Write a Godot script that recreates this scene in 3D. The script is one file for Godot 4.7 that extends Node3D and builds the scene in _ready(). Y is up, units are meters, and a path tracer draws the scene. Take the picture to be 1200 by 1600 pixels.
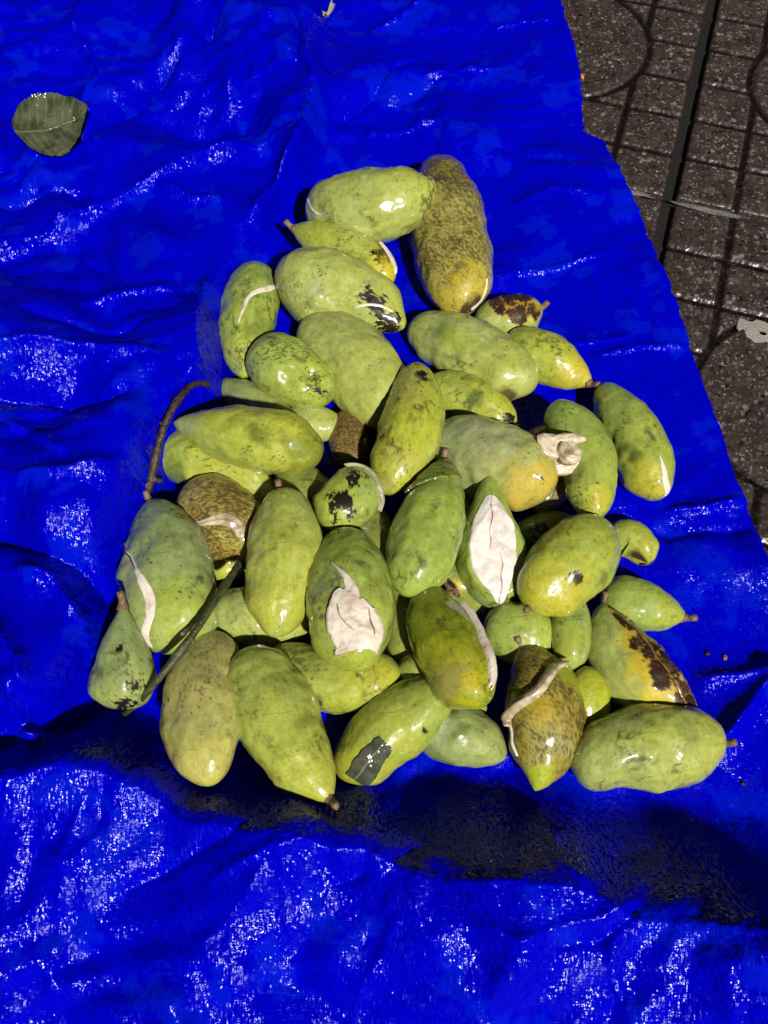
extends Node3D
# Green mangoes heaped on a wet blue tarpaulin on a terrazzo pavement, at night under a street lamp.
# x runs to the right, z towards the viewer, y up; units are metres.

var used := {}
var rng := RandomNumberGenerator.new()
var n_soft := FastNoiseLite.new()      # soft mottling of peel
var n_mid := FastNoiseLite.new()       # blotches
var n_fine := FastNoiseLite.new()      # specks
var n_cell := FastNoiseLite.new()      # scabs with ragged edges
var skin_mat: StandardMaterial3D
var skin_mats: Array[StandardMaterial3D] = []
var flesh_mat: StandardMaterial3D
var rot_mat: StandardMaterial3D
var bark_mat: StandardMaterial3D
var leaf_mat: StandardMaterial3D
var tarp_mat: StandardMaterial3D
var tile_mat: StandardMaterial3D
var mortar_mat: StandardMaterial3D

# the tarpaulin's grid
var gx := PackedFloat32Array()
var gz := PackedFloat32Array()
var gh := PackedFloat32Array()
var nx := 0
var nz := 0

const TOPSIDE := Vector3(0.0, 0.9, 0.436)
const TONES := {
	"pale": [Color(0.286, 0.323, 0.108), Color(0.334, 0.354, 0.079), Color(0.261, 0.312, 0.142)],
	"green": [Color(0.224, 0.289, 0.077), Color(0.302, 0.340, 0.051), Color(0.196, 0.269, 0.099)],
	"green2": [Color(0.230, 0.298, 0.056), Color(0.263, 0.325, 0.062), Color(0.200, 0.274, 0.073)],
	"yellowgreen": [Color(0.253, 0.298, 0.062), Color(0.359, 0.356, 0.042), Color(0.214, 0.274, 0.067)],
	"yellowpale": [Color(0.292, 0.336, 0.085), Color(0.359, 0.361, 0.056), Color(0.269, 0.320, 0.105)],
	"yellow": [Color(0.300, 0.323, 0.046), Color(0.353, 0.361, 0.037), Color(0.255, 0.300, 0.051)],
	"lime": [Color(0.316, 0.333, 0.021), Color(0.364, 0.365, 0.017), Color(0.256, 0.301, 0.028)],
	"darklime": [Color(0.135, 0.182, 0.013), Color(0.302, 0.298, 0.015), Color(0.168, 0.206, 0.013)],
	"bluegreen": [Color(0.181, 0.234, 0.114), Color(0.268, 0.301, 0.097), Color(0.164, 0.213, 0.114)],
	"greyg": [Color(0.231, 0.261, 0.136), Color(0.322, 0.312, 0.093), Color(0.256, 0.287, 0.136)],
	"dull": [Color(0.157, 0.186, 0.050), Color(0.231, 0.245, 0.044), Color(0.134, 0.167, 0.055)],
	"khaki": [Color(0.274, 0.233, 0.081), Color(0.354, 0.322, 0.090), Color(0.284, 0.270, 0.097)],
	"khakipale": [Color(0.304, 0.292, 0.120), Color(0.390, 0.354, 0.093), Color(0.341, 0.292, 0.142)],
	"brown": [Color(0.147, 0.089, 0.034), Color(0.181, 0.115, 0.039), Color(0.110, 0.068, 0.028)],
	"brownspeck": [Color(0.334, 0.250, 0.090), Color(0.364, 0.294, 0.068), Color(0.304, 0.222, 0.097)],
	"russet": [Color(0.280, 0.213, 0.050), Color(0.304, 0.241, 0.039), Color(0.231, 0.167, 0.050)],
}


func _ready() -> void:
	# ---------------------------------------------------------------- camera, sky, light
	var cam := Camera3D.new()
	cam.name = "camera"
	cam.fov = 60.0
	cam.near = 0.02
	cam.far = 400.0
	add_child(cam)
	cam.position = Vector3(0.0000,0.8539,0.4165)
	cam.rotation_degrees = Vector3(-64, 0, 0)
	cam.current = true

	var sky_mat := ProceduralSkyMaterial.new()
	sky_mat.sky_top_color = Color(.185, .195, .225)
	sky_mat.sky_horizon_color = Color(.125, .12, .12)
	sky_mat.sky_curve = 0.2
	sky_mat.ground_bottom_color = Color(.07, .065, .06)
	sky_mat.ground_horizon_color = Color(.11, .105, .10)
	sky_mat.sun_angle_max = 1.0
	var sky := Sky.new()
	sky.sky_material = sky_mat
	var env := Environment.new()
	env.background_mode = Environment.BG_SKY
	env.sky = sky
	env.background_energy_multiplier = 0.85
	env.tonemap_mode = Environment.TONE_MAPPER_LINEAR
	env.tonemap_exposure = 1.25
	env.sdfgi_enabled = true
	env.ssao_enabled = true
	env.ssil_enabled = true
	var we := WorldEnvironment.new()
	we.name = "environment"
	we.environment = env
	add_child(we)

	var sun := DirectionalLight3D.new()
	sun.name = "street_light"
	sun.light_energy = 1.6
	sun.light_color = Color(1.0, .98, .945)
	sun.light_angular_distance = 2.4
	sun.shadow_enabled = true
	var az := deg_to_rad(24.0)     # from the viewer's side, to the right
	var el := deg_to_rad(47.0)
	var to_light := Vector3(sin(az) * cos(el), sin(el), cos(az) * cos(el))
	sun.transform = Transform3D(Basis.looking_at(-to_light, Vector3.UP), to_light * 6.0)
	add_child(sun)

	rng.seed = 7
	make_noises()
	make_materials()
	build_pavement()
	build_tarpaulin()
	build_mangoes()
	build_litter()


# -------------------------------------------------------------------- helpers
func numbered(called: String) -> String:
	var k: int = used.get(called, 0)
	used[called] = k + 1
	return called if k == 0 else "%s_%03d" % [called, k]


func make_noises() -> void:
	for pair in [[n_soft, 14.0, 3, 11], [n_mid, 45.0, 4, 23], [n_fine, 420.0, 2, 31]]:
		var n: FastNoiseLite = pair[0]
		n.noise_type = FastNoiseLite.TYPE_SIMPLEX_SMOOTH
		n.frequency = pair[1]
		n.fractal_octaves = pair[2]
		n.seed = pair[3]
	n_cell.noise_type = FastNoiseLite.TYPE_CELLULAR
	n_cell.cellular_return_type = FastNoiseLite.RETURN_CELL_VALUE
	n_cell.frequency = 260.0
	n_cell.seed = 5


func noise_texture(size: int, freq: float, oct: int, sd: int, ridged := false) -> NoiseTexture2D:
	var n := FastNoiseLite.new()
	n.noise_type = FastNoiseLite.TYPE_SIMPLEX_SMOOTH
	n.frequency = freq
	n.fractal_octaves = oct
	n.fractal_type = FastNoiseLite.FRACTAL_RIDGED if ridged else FastNoiseLite.FRACTAL_FBM
	n.seed = sd
	var t := NoiseTexture2D.new()
	t.width = size
	t.height = size
	t.seamless = true
	t.noise = n
	return t


func make_materials() -> void:
	skin_mat = StandardMaterial3D.new()
	skin_mat.vertex_color_use_as_albedo = true
	skin_mat.roughness = 0.46
	skin_mat.metallic_specular = 0.3
	skin_mat.clearcoat_enabled = true
	skin_mat.clearcoat = 1.0
	skin_mat.clearcoat_roughness = 0.09
	skin_mat.uv1_triplanar = true
	skin_mat.uv1_scale = Vector3(7, 7, 7)
	skin_mat.albedo_texture = peel_map()
	skin_mat.heightmap_enabled = true
	skin_mat.heightmap_texture = noise_texture(512, 0.10, 3, 3)
	skin_mat.heightmap_scale = 0.022

	for e in [[1.0, 0.085, 0.44], [0.8, 0.13, 0.50], [0.9, 0.10, 0.40]]:
		var sm: StandardMaterial3D = skin_mat.duplicate()
		sm.clearcoat = e[0]
		sm.clearcoat_roughness = e[1]
		sm.roughness = e[2]
		skin_mats.append(sm)

	flesh_mat = StandardMaterial3D.new()
	flesh_mat.vertex_color_use_as_albedo = true
	flesh_mat.roughness = 0.38
	flesh_mat.clearcoat_enabled = true
	flesh_mat.clearcoat = 0.45
	flesh_mat.clearcoat_roughness = 0.16
	flesh_mat.subsurf_scatter_enabled = true
	flesh_mat.subsurf_scatter_strength = 0.12
	flesh_mat.uv1_triplanar = true
	flesh_mat.uv1_scale = Vector3(14, 14, 14)
	flesh_mat.heightmap_enabled = true
	flesh_mat.heightmap_texture = noise_texture(512, 0.02, 5, 9, true)
	flesh_mat.heightmap_scale = 0.03

	rot_mat = StandardMaterial3D.new()
	rot_mat.vertex_color_use_as_albedo = true
	rot_mat.roughness = 0.22
	rot_mat.clearcoat_enabled = true
	rot_mat.clearcoat = 0.5
	rot_mat.clearcoat_roughness = 0.08

	bark_mat = StandardMaterial3D.new()
	bark_mat.vertex_color_use_as_albedo = true
	bark_mat.roughness = 0.5
	bark_mat.uv1_triplanar = true
	bark_mat.uv1_scale = Vector3(30, 30, 30)
	bark_mat.heightmap_enabled = true
	bark_mat.heightmap_texture = noise_texture(256, 0.05, 4, 13)
	bark_mat.heightmap_scale = 0.12

	leaf_mat = StandardMaterial3D.new()
	leaf_mat.vertex_color_use_as_albedo = true
	leaf_mat.roughness = 0.15
	leaf_mat.cull_mode = BaseMaterial3D.CULL_DISABLED
	leaf_mat.uv1_triplanar = true
	leaf_mat.uv1_scale = Vector3(16, 16, 16)
	leaf_mat.heightmap_enabled = true
	leaf_mat.heightmap_texture = noise_texture(256, 0.03, 4, 17)
	leaf_mat.heightmap_scale = 0.10

	tarp_mat = StandardMaterial3D.new()
	tarp_mat.vertex_color_use_as_albedo = true
	tarp_mat.roughness = 1.0
	tarp_mat.roughness_texture = wet_map()
	tarp_mat.metallic_specular = 0.24
	tarp_mat.cull_mode = BaseMaterial3D.CULL_DISABLED
	tarp_mat.normal_enabled = true
	tarp_mat.normal_texture = weave_map()
	tarp_mat.normal_scale = 1.25

	tile_mat = StandardMaterial3D.new()
	tile_mat.vertex_color_use_as_albedo = true
	tile_mat.albedo_texture = terrazzo_map()
	tile_mat.roughness = 0.32
	tile_mat.uv1_triplanar = true
	tile_mat.uv1_world_triplanar = true
	tile_mat.uv1_scale = Vector3(2.6, 2.6, 2.6)
	tile_mat.heightmap_enabled = true
	tile_mat.heightmap_texture = noise_texture(512, 0.06, 4, 41)
	tile_mat.heightmap_scale = 0.16

	mortar_mat = StandardMaterial3D.new()
	mortar_mat.albedo_color = Color(.007, .006, .0055).linear_to_srgb()
	mortar_mat.roughness = 0.6
	mortar_mat.uv1_triplanar = true
	mortar_mat.uv1_scale = Vector3(8, 8, 8)
	mortar_mat.heightmap_enabled = true
	mortar_mat.heightmap_texture = tile_mat.heightmap_texture
	mortar_mat.heightmap_scale = 0.05


# Woven plastic tape under a film: tapes run both ways, their faces lean a little and change along their length; one repeat is 0.26 m.
func weave_map() -> ImageTexture:
	var size := 1024
	var n := FastNoiseLite.new()
	n.noise_type = FastNoiseLite.TYPE_SIMPLEX
	n.frequency = 1.0
	n.fractal_type = FastNoiseLite.FRACTAL_NONE
	n.seed = 71
	var data := PackedByteArray()
	data.resize(size * size * 3)
	var at := 0
	for y in size:
		var sy := sin(TAU * y / size) * size / TAU
		var cy := cos(TAU * y / size) * size / TAU
		var v := sin(TAU * y / 8.0)
		for x in size:
			# seamless in y by going round a circle; the seam in x falls on a tape's edge
			var a := 0.24 * n.get_noise_3d(x * 0.085, sy * 0.030, cy * 0.030) + 0.12 * n.get_noise_3d(x * 0.16 + 300.0, sy * 0.09, cy * 0.09)
			var b := 0.16 * n.get_noise_3d(x * 0.035 + 700.0, sy * 0.085, cy * 0.085) + 0.12 * n.get_noise_3d(x * 0.09 + 900.0, sy * 0.14, cy * 0.14)
			a += 0.035 * sin(TAU * x / 8.0)
			b += 0.03 * v
			var l := 1.0 / sqrt(a * a + b * b + 1.0)
			data[at] = int(127.5 + 127.5 * a * l)
			data[at + 1] = int(127.5 + 127.5 * b * l)
			data[at + 2] = int(127.5 + 127.5 * l)
			at += 3
	return ImageTexture.create_from_image(Image.create_from_data(size, size, false, Image.FORMAT_RGB8, data))


# Fine mottling of the peel: near white, with small pores, dull flecks and hair-fine scratches.
func peel_map() -> ImageTexture:
	var size := 512
	var n := FastNoiseLite.new()
	n.frequency = 0.05
	n.fractal_octaves = 4
	n.seed = 29
	var im := n.get_seamless_image(size, size)
	im.convert(Image.FORMAT_L8)
	var grey := im.get_data()
	var v := PackedFloat32Array()
	v.resize(size * size)
	for i in v.size():
		v[i] = 0.93 + 0.07 * smoothstep(0.25, 0.7, grey[i] / 255.0)
	var r := RandomNumberGenerator.new()
	r.seed = 33
	for k in 260:
		var px := r.randi() % size
		var py := r.randi() % size
		var rad := r.randf_range(1.0, 3.4)
		var f := r.randf_range(0.62, 0.92) if r.randf() < 0.6 else r.randf_range(1.06, 1.16)
		var reach := int(rad) + 1
		for dy in range(-reach, reach + 1):
			for dx in range(-reach, reach + 1):
				if dx * dx + dy * dy * 0.7 < rad * rad: v[((py + dy + size) % size) * size + (px + dx + size) % size] *= f
	for k in 26:
		var x := r.randf() * size
		var y := r.randf() * size
		var ang := r.randf() * TAU
		for st in int(r.randf_range(20, 90)):
			ang += r.randf_range(-0.12, 0.12)
			x += cos(ang)
			y += sin(ang)
			v[(posmod(int(y), size)) * size + posmod(int(x), size)] *= 0.62
			v[(posmod(int(y) + 1, size)) * size + posmod(int(x), size)] *= 0.8
	var data := PackedByteArray()
	data.resize(size * size * 3)
	for i in v.size():
		var b := int(255.0 * clampf(v[i], 0.0, 1.0))
		data[i * 3] = b
		data[i * 3 + 1] = mini(b + 3, 255)
		data[i * 3 + 2] = int(b * 0.92)
	return ImageTexture.create_from_image(Image.create_from_data(size, size, false, Image.FORMAT_RGB8, data))


# Wet film and dried patches: a smooth base with duller islands.
func wet_map() -> ImageTexture:
	var size := 512
	var n := FastNoiseLite.new()
	n.noise_type = FastNoiseLite.TYPE_SIMPLEX_SMOOTH
	n.frequency = 0.016
	n.fractal_octaves = 5
	n.seed = 19
	var im := n.get_seamless_image(size, size)
	im.convert(Image.FORMAT_L8)
	var data := im.get_data()
	for i in data.size():
		var v := data[i] / 255.0
		var dull := smoothstep(0.56, 0.72, v)
		data[i] = int(255.0 * clampf(0.165 + 0.08 * v + dull * 0.09, 0.0, 1.0))
	return ImageTexture.create_from_image(Image.create_from_data(size, size, false, Image.FORMAT_L8, data))


# Terrazzo: dark cement with pale, ragged stone chips.
func terrazzo_map() -> ImageTexture:
	var size := 1024
	var n := FastNoiseLite.new()
	n.frequency = 0.012
	n.fractal_octaves = 5
	n.seed = 4
	var base := n.get_seamless_image(size, size)
	base.convert(Image.FORMAT_L8)
	var grey := base.get_data()
	var data := PackedByteArray()
	data.resize(size * size * 3)
	for i in size * size:
		var v := grey[i] / 255.0
		data[i * 3] = int(255.0 * (0.20 + 0.14 * v))
		data[i * 3 + 1] = int(255.0 * (0.18 + 0.13 * v))
		data[i * 3 + 2] = int(255.0 * (0.165 + 0.128 * v))
	var r := RandomNumberGenerator.new()
	r.seed = 12
	for c in 6600:
		var big := 1.0 if r.randf() < 0.25 else 0.45
		var rad := r.randf_range(2.5, 10.0) * big + 1.2
		var px := r.randi() % size
		var py := r.randi() % size
		var ang := r.randf() * TAU
		var sq := r.randf_range(0.45, 0.95)
		var tone := r.randf_range(0.30, 0.62)
		if r.randf() < 0.3:
			tone = r.randf_range(0.10, 0.2)
		var warm := r.randf_range(0.88, 1.0)
		var w1 := r.randf() * TAU
		var reach := int(rad) + 1
		for dy in range(-reach, reach + 1):
			for dx in range(-reach, reach + 1):
				var lx := dx * cos(ang) + dy * sin(ang)
				var ly := (dy * cos(ang) - dx * sin(ang)) / sq
				var th := atan2(ly, lx)
				if lx * lx + ly * ly < rad * rad * (0.75 + 0.25 * sin(3.0 * th + w1) + 0.12 * sin(7.0 * th)):
					var k := (((py + dy + size) % size) * size + (px + dx + size) % size) * 3
					data[k] = int(255.0 * tone)
					data[k + 1] = int(255.0 * tone * (warm + 1.0) * 0.5)
					data[k + 2] = int(255.0 * tone * warm)
	return ImageTexture.create_from_image(Image.create_from_data(size, size, false, Image.FORMAT_RGB8, data))


# One mesh from a grid of points (row-major), normals by differences; wrap closes the columns.
func grid_mesh(p: PackedVector3Array, rows: int, cols: int, wrap: bool, color := PackedColorArray(), uv := PackedVector2Array()) -> ArrayMesh:
	var nrm := PackedVector3Array()
	nrm.resize(p.size())
	for j in rows:
		for i in cols:
			var k := j * cols + i
			var iu := (i + 1) % cols if wrap else mini(i + 1, cols - 1)
			var id := (i + cols - 1) % cols if wrap else maxi(i - 1, 0)
			if wrap and cols > 2:
				# first and last column coincide
				if i == cols - 1: iu = 1
				if i == 0: id = cols - 2
			var du := p[j * cols + iu] - p[j * cols + id]
			var dv := p[mini(j + 1, rows - 1) * cols + i] - p[maxi(j - 1, 0) * cols + i]
			var n := dv.cross(du)
			nrm[k] = n.normalized() if n.length_squared() > 1e-16 else Vector3.UP
	var idx := PackedInt32Array()
	idx.resize((rows - 1) * (cols - 1) * 6)
	var t := 0
	for j in rows - 1:
		for i in cols - 1:
			var a := j * cols + i
			idx[t] = a
			idx[t + 1] = a + 1
			idx[t + 2] = a + cols
			idx[t + 3] = a + 1
			idx[t + 4] = a + cols + 1
			idx[t + 5] = a + cols
			t += 6
	var arr := []
	arr.resize(Mesh.ARRAY_MAX)
	arr[Mesh.ARRAY_VERTEX] = p
	arr[Mesh.ARRAY_NORMAL] = nrm
	arr[Mesh.ARRAY_INDEX] = idx
	if color.size(): arr[Mesh.ARRAY_COLOR] = color
	if uv.size(): arr[Mesh.ARRAY_TEX_UV] = uv
	var m := ArrayMesh.new()
	m.add_surface_from_arrays(Mesh.PRIMITIVE_TRIANGLES, arr)
	return m


func part(called: String, mesh: Mesh, mat: Material, parent: Node3D, fixed := false) -> MeshInstance3D:
	var o := MeshInstance3D.new()
	o.name = called if fixed else numbered(called)
	o.mesh = mesh
	o.material_override = mat
	parent.add_child(o, true)
	return o


func tag(o: Node, label: String, category: String, group := "", kind := "") -> void:
	if label: o.set_meta("label", label)
	if category: o.set_meta("category", category)
	if group: o.set_meta("group", group)
	if kind: o.set_meta("kind", kind)


# -------------------------------------------------------------------- pavement
const CELL := 0.075
const TILE_W := 0.375
const TILE_D := 0.525


func tile_mesh() -> ArrayMesh:
	var cols := 171
	var rows := 239
	var p := PackedVector3Array()
	var c := PackedColorArray()
	for j in rows:
		for i in cols:
			var skirt := i == 0 or j == 0 or i == cols - 1 or j == rows - 1
			var fx := clampf((i - 1.0) / (cols - 3.0), 0, 1) * TILE_W
			var fz := clampf((j - 1.0) / (rows - 3.0), 0, 1) * TILE_D
			var rx := fx - TILE_W / 2
			var rz := fz - TILE_D / 2
			var rr := Vector2(rx, rz).length()
			var d := absf(rr - 0.124)
			if rr > 0.124:
				var kx := roundf(rx / CELL - 0.5) + 0.5
				var kz := roundf(rz / CELL - 0.5) + 0.5
				if absf(kx) < 2.2: d = minf(d, absf(rx - kx * CELL))
				if absf(kz) < 3.2: d = minf(d, absf(rz - kz * CELL))
			d += 0.0007 * n_mid.get_noise_3d(fx * 4.0, 0.0, fz * 4.0)
			var g := 1.0 - smoothstep(0.0026, 0.0064, d)
			var edge := minf(minf(fx, TILE_W - fx), minf(fz, TILE_D - fz))
			var y := -0.0034 * g - 0.003 * (1.0 - smoothstep(0.0, 0.004, edge)) + 0.0004 * n_mid.get_noise_2d(fx, fz)
			if skirt: y = -0.016
			p.append(Vector3(rx, y, rz))
			var cell := Color(.56, .485, .475)
			var dirt := Color(.075, .048, .043)
			c.append(cell.lerp(dirt, g).lerp(Color(.28, .24, .21), 0.55 * smoothstep(0.1, 0.6, n_soft.get_noise_3d(fx * 1.6, 3.0, fz * 1.6))))
	return grid_mesh(p, rows, cols, false, c)


func build_pavement() -> void:
	var ground := MeshInstance3D.new()
	ground.name = "ground"
	var pm := PlaneMesh.new()
	pm.size = Vector2(160, 160)
	ground.mesh = pm
	ground.material_override = mortar_mat
	ground.position.y = -0.009
	tag(ground, "dark dirty mortar bed between and under the pavement tiles", "", "", "structure")
	add_child(ground)
	var pave := Node3D.new()
	pave.name = "pavement"
	tag(pave, "wet dark terrazzo pavement of grooved tiles with circles", "", "", "structure")
	add_child(pave)
	pave.position = Vector3(0.3692,0.0000,-0.4495)
	pave.rotation.y = -deg_to_rad(17.0)
	var mesh := tile_mesh()
	var inv := pave.transform.affine_inverse()
	for j in range(-5, 7):
		for i in range(-5, 5):
			var at := Vector3((i + 0.5) * (TILE_W + 0.017), 0, (j + 0.5) * (TILE_D + 0.012))
			var w := pave.transform * at
			# tiles wholly under the sheet are left out
			if w.x < edge_x(w.z) - 0.30 and w.z < 0.75 and w.z > -1.5 and w.x > -1.15: continue
			if absf(w.x) > 2.2 or absf(w.z) > 2.6: continue
			var o := part("tile", mesh, tile_mat, pave)
			o.position = at + Vector3(0, rng.randf_range(-0.001, 0.001), 0)
			o.rotation.y = PI if (i + j) % 2 else 0.0
			o.rotation.x = rng.randf_range(-0.003, 0.003)
			o.rotation.z = rng.randf_range(-0.003, 0.003)
	var patch_mesh := blob_mesh(Vector3(.030, .0010, .016), Color(.26, .235, .21), Vector3(2, 1, 4))
	var smear := part("mortar_smear", patch_mesh, bark_mat, pave)
	smear.position = inv * Vector3(0.4499,-0.0000,-0.2351)
	# ridges of pale mortar squeezed out of the cross joint
	for s in [[-0.055, -0.002, 0.062], [0.055, 0.001, 0.085], [0.16, 0.0, 0.04]]:
		var ridge := part("mortar_ridge", blob_mesh(Vector3(s[2] * 0.5, 0.0035, 0.0042), Color(.085, .078, .072), Vector3(s[0] * 9.0, 2, s[1])), bark_mat, pave)
		ridge.position = Vector3(s[0], -0.0025, s[1])


# -------------------------------------------------------------------- tarpaulin
var edge_line := PackedVector2Array([Vector2(0.239,-1.617), Vector2(0.250,-1.166), Vector2(0.256,-0.931), Vector2(0.258,-0.841), Vector2(0.264,-0.769), Vector2(0.274,-0.701), Vector2(0.273,-0.635), Vector2(0.271,-0.570), Vector2(0.294,-0.554), Vector2(0.303,-0.502), Vector2(0.326,-0.418), Vector2(0.346,-0.299), Vector2(0.361,-0.187), Vector2(0.375,-0.084), Vector2(0.385,0.003), Vector2(0.394,0.090), Vector2(0.413,0.208), Vector2(0.432,0.336), Vector2(0.449,0.466)])
var bank_line := PackedVector2Array([Vector2(-0.139,-1.286), Vector2(-0.113,-0.790), Vector2(-0.095,-0.630), Vector2(-0.101,-0.499), Vector2(-0.134,-0.411), Vector2(-0.166,-0.349), Vector2(-0.186,-0.290), Vector2(-0.199,-0.215), Vector2(-0.197,-0.120), Vector2(-0.241,-0.029), Vector2(-0.260,0.055), Vector2(-0.273,0.123), Vector2(-0.286,0.199), Vector2(-0.294,0.246)])
var crest_line := PackedVector2Array([Vector2(-0.412,0.335), Vector2(-0.345,0.310), Vector2(-0.286,0.289), Vector2(-0.232,0.274), Vector2(-0.202,0.305), Vector2(-0.155,0.328), Vector2(-0.093,0.330), Vector2(-0.041,0.341), Vector2(0.010,0.357), Vector2(0.070,0.371), Vector2(0.136,0.369), Vector2(0.179,0.392), Vector2(0.227,0.401), Vector2(0.323,0.414), Vector2(0.437,0.427)])


func along(line: PackedVector2Array, v: float, by_y: bool) -> float:
	# x as a function of z (by_y) or z as a function of x along a monotone line
	var n := line.size()
	for k in n - 1:
		var a := line[k]
		var b := line[k + 1]
		var va := a.y if by_y else a.x
		var vb := b.y if by_y else b.x
		if v <= vb or k == n - 2:
			var t := (v - va) / (vb - va)
			if k == 0: t = maxf(t, -3.0)
			return lerpf(a.x, b.x, t) if by_y else lerpf(a.y, b.y, t)
	return 0.0


func edge_x(z: float) -> float:
	return along(edge_line, z, true)


func fold(line: PackedVector2Array, half: float, amp: float, kind: String) -> void:
	var lo := line[0]
	var hi := line[0]
	for q in line:
		lo = lo.min(q)
		hi = hi.max(q)
	var reach := half * 2.6
	for j in nz:
		var z := gz[j]
		if z < lo.y - reach or z > hi.y + reach: continue
		for i in nx:
			var x := gx[j * nx + i]
			if x < lo.x - reach or x > hi.x + reach: continue
			# a slight wander keeps the crease from being a ruled line
			var p := Vector2(x + 0.0022 * n_soft.get_noise_2d(x * 1.6, z * 1.6 + 9.0), z + 0.0022 * n_soft.get_noise_2d(x * 1.6 + 5.0, z * 1.6))
			var best := 1e9
			var tt := 0.0
			for k in line.size() - 1:
				var a := line[k]
				var ab := line[k + 1] - a
				var t := clampf((p - a).dot(ab) / ab.length_squared(), 0.0, 1.0)
				var d := (a + ab * t).distance_squared_to(p)
				if d < best:
					best = d
					tt = (k + t) / (line.size() - 1.0)
			best = sqrt(best)
			if best > reach: continue
			var taper := smoothstep(0.0, 0.22, tt) * (1.0 - smoothstep(0.78, 1.0, tt))
			var q := best / half
			var s := exp(-q * 1.5)
			gh[j * nx + i] += amp * taper * s


func build_tarpaulin() -> void:
	# columns: dense where the picture looks, coarse beyond
	var z := -1.75
	while z < 1.02:
		gz.append(z)
		z += 0.0029 if z > -0.93 and z < 0.54 else 0.018
	nz = gz.size()
	var cu := PackedFloat32Array()
	var u := 0.0
	while u < 1.0:
		cu.append(u)
		u += 0.0022 if u > 0.36 else 0.012
	cu.append(1.0)
	nx = cu.size()
	gx.resize(nx * nz)
	gh.resize(nx * nz)
	var big := FastNoiseLite.new()
	big.noise_type = FastNoiseLite.TYPE_SIMPLEX_SMOOTH
	big.frequency = 1.0
	big.fractal_type = FastNoiseLite.FRACTAL_NONE
	big.seed = 51
	# [direction x, direction z, 2 pi / wavelength, phase, height, place of its mask]
	var sets := []
	var r := RandomNumberGenerator.new()
	r.seed = 61
	for k in 12:
		var ang := r.randf() * PI
		var wave: float = [0.36, 0.29, 0.23, 0.18, 0.15, 0.12, 0.095, 0.075, 0.06, 0.046, 0.036, 0.030][k]
		sets.append([cos(ang), sin(ang), TAU / wave, r.randf() * TAU, wave * r.randf_range(0.034, 0.050), 17.0 * k])
	for j in nz:
		z = gz[j]
		var xe := edge_x(z) + 0.0025 * big.get_noise_2d(z * 40.0, 3.0) + 0.0012 * big.get_noise_2d(z * 210.0, 7.0)
		var xb := along(bank_line, z, true)
		var bank_h := lerpf(0.032, 0.092, smoothstep(-0.42, -0.12, z))
		for i in nx:
			var x := -1.35 + (xe + 1.35) * cu[i]
			gx[j * nx + i] = x
			var zc := (along(crest_line, x - 0.03, false) + along(crest_line, x, false) * 2.0 + along(crest_line, x + 0.03, false)) * 0.25
			var wob := big.get_noise_2d(x * 9.0, z * 5.0)
			# raised bank on the left
			var h := 0.0
			var dx := x - xb + 0.008 * wob
			var hb := bank_h * (1.0 - smoothstep(-0.008, 0.030, dx))
			hb *= smoothstep(0.0, 0.07, zc - z - 0.02)
			hb += hb * 0.12 * big.get_noise_2d(x * 6.0 + 3.0, z * 6.0)
			# raised roll in front, falling away towards the viewer
			var dz := z - zc + 0.006 * big.get_noise_2d(x * 14.0, 8.0)
			var crest_h := 0.098 + 0.010 * big.get_noise_2d(x * 8.0, 2.0)
			var hr := 0.0
			if dz < 0.0:
				hr = crest_h * pow(clampf(1.0 - (sqrt(dz * dz + 0.000196) - 0.014) / lerpf(0.062, 0.092, smoothstep(-0.2, 0.2, x)), 0.0, 1.0), 1.4)
			else:
				hr = 0.016 + (crest_h - 0.016) * (1.0 - smoothstep(-0.02, 0.30, dz) * 0.55 - 0.45 * clampf(dz / 0.30, 0.0, 1.0)) + 0.004 * exp(-dz * 60.0)
			hr = maxf(hr, 0.0) * smoothstep(-0.01, 0.11, xe - x)
			h = maxf(hb, hr)
			# creases
			var front := smoothstep(-0.03, 0.03, dz)
			var left := 1.0 - smoothstep(-0.05, 0.03, dx)
			var amp := 0.34 + 0.50 * front + 0.40 * left * (1.0 - front)
			if z < -0.45: amp = maxf(amp, 0.34 + 0.4 * (1.0 - smoothstep(-0.1, 0.2, x)))
			var wx := x + 0.035 * big.get_noise_2d(x * 4.0, z * 4.0 + 20.0)
			var wz := z + 0.035 * big.get_noise_2d(x * 4.0 + 31.0, z * 4.0)
			# straight creases with flat facets between them, each set coming and going
			var crease := 0.0
			for e in sets:
				var here := smoothstep(-0.25, 0.35, big.get_noise_2d(x * 3.1 + e[5], z * 3.1 - e[5]))
				if here <= 0.0: continue
				var q: float = (wx * e[0] + wz * e[1]) * e[2] + e[3]
				crease += here * e[4] * asin(sin(q)) * 0.6366
			var c3 := 0.5 - absf(big.get_noise_2d(wx * 24.0 + 80.0, wz * 20.0))
			var c4 := big.get_noise_2d(x * 75.0, z * 60.0)
			var c5 := big.get_noise_2d(x * 190.0, z * 120.0 + 11.0)
			var c6 := big.get_noise_2d(x * 46.0 + 60.0, z * 9.0)
			var calm := smoothstep(-0.35, 0.35, big.get_noise_2d(x * 5.0 + 90.0, z * 5.0))
			h += (amp + 0.35 * front) * ((0.85 + 0.55 * (1.0 - front)) * crease + 0.0008 * c3 * calm + 0.0005 * c6 * calm + 0.00012 * calm * c4 + 0.00010 * c5) + 0.0065 + 0.008 * amp
			# a turned hem along the cut edge, and an edge that does not lie quite flat
			var from_edge := xe - x
			h += 0.0013 * (1.0 - smoothstep(0.017, 0.020, from_edge)) + 0.006 * exp(-from_edge / 0.03) * maxf(0.0, big.get_noise_2d(z * 9.0, 70.0))
			gh[j * nx + i] = h
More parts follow.
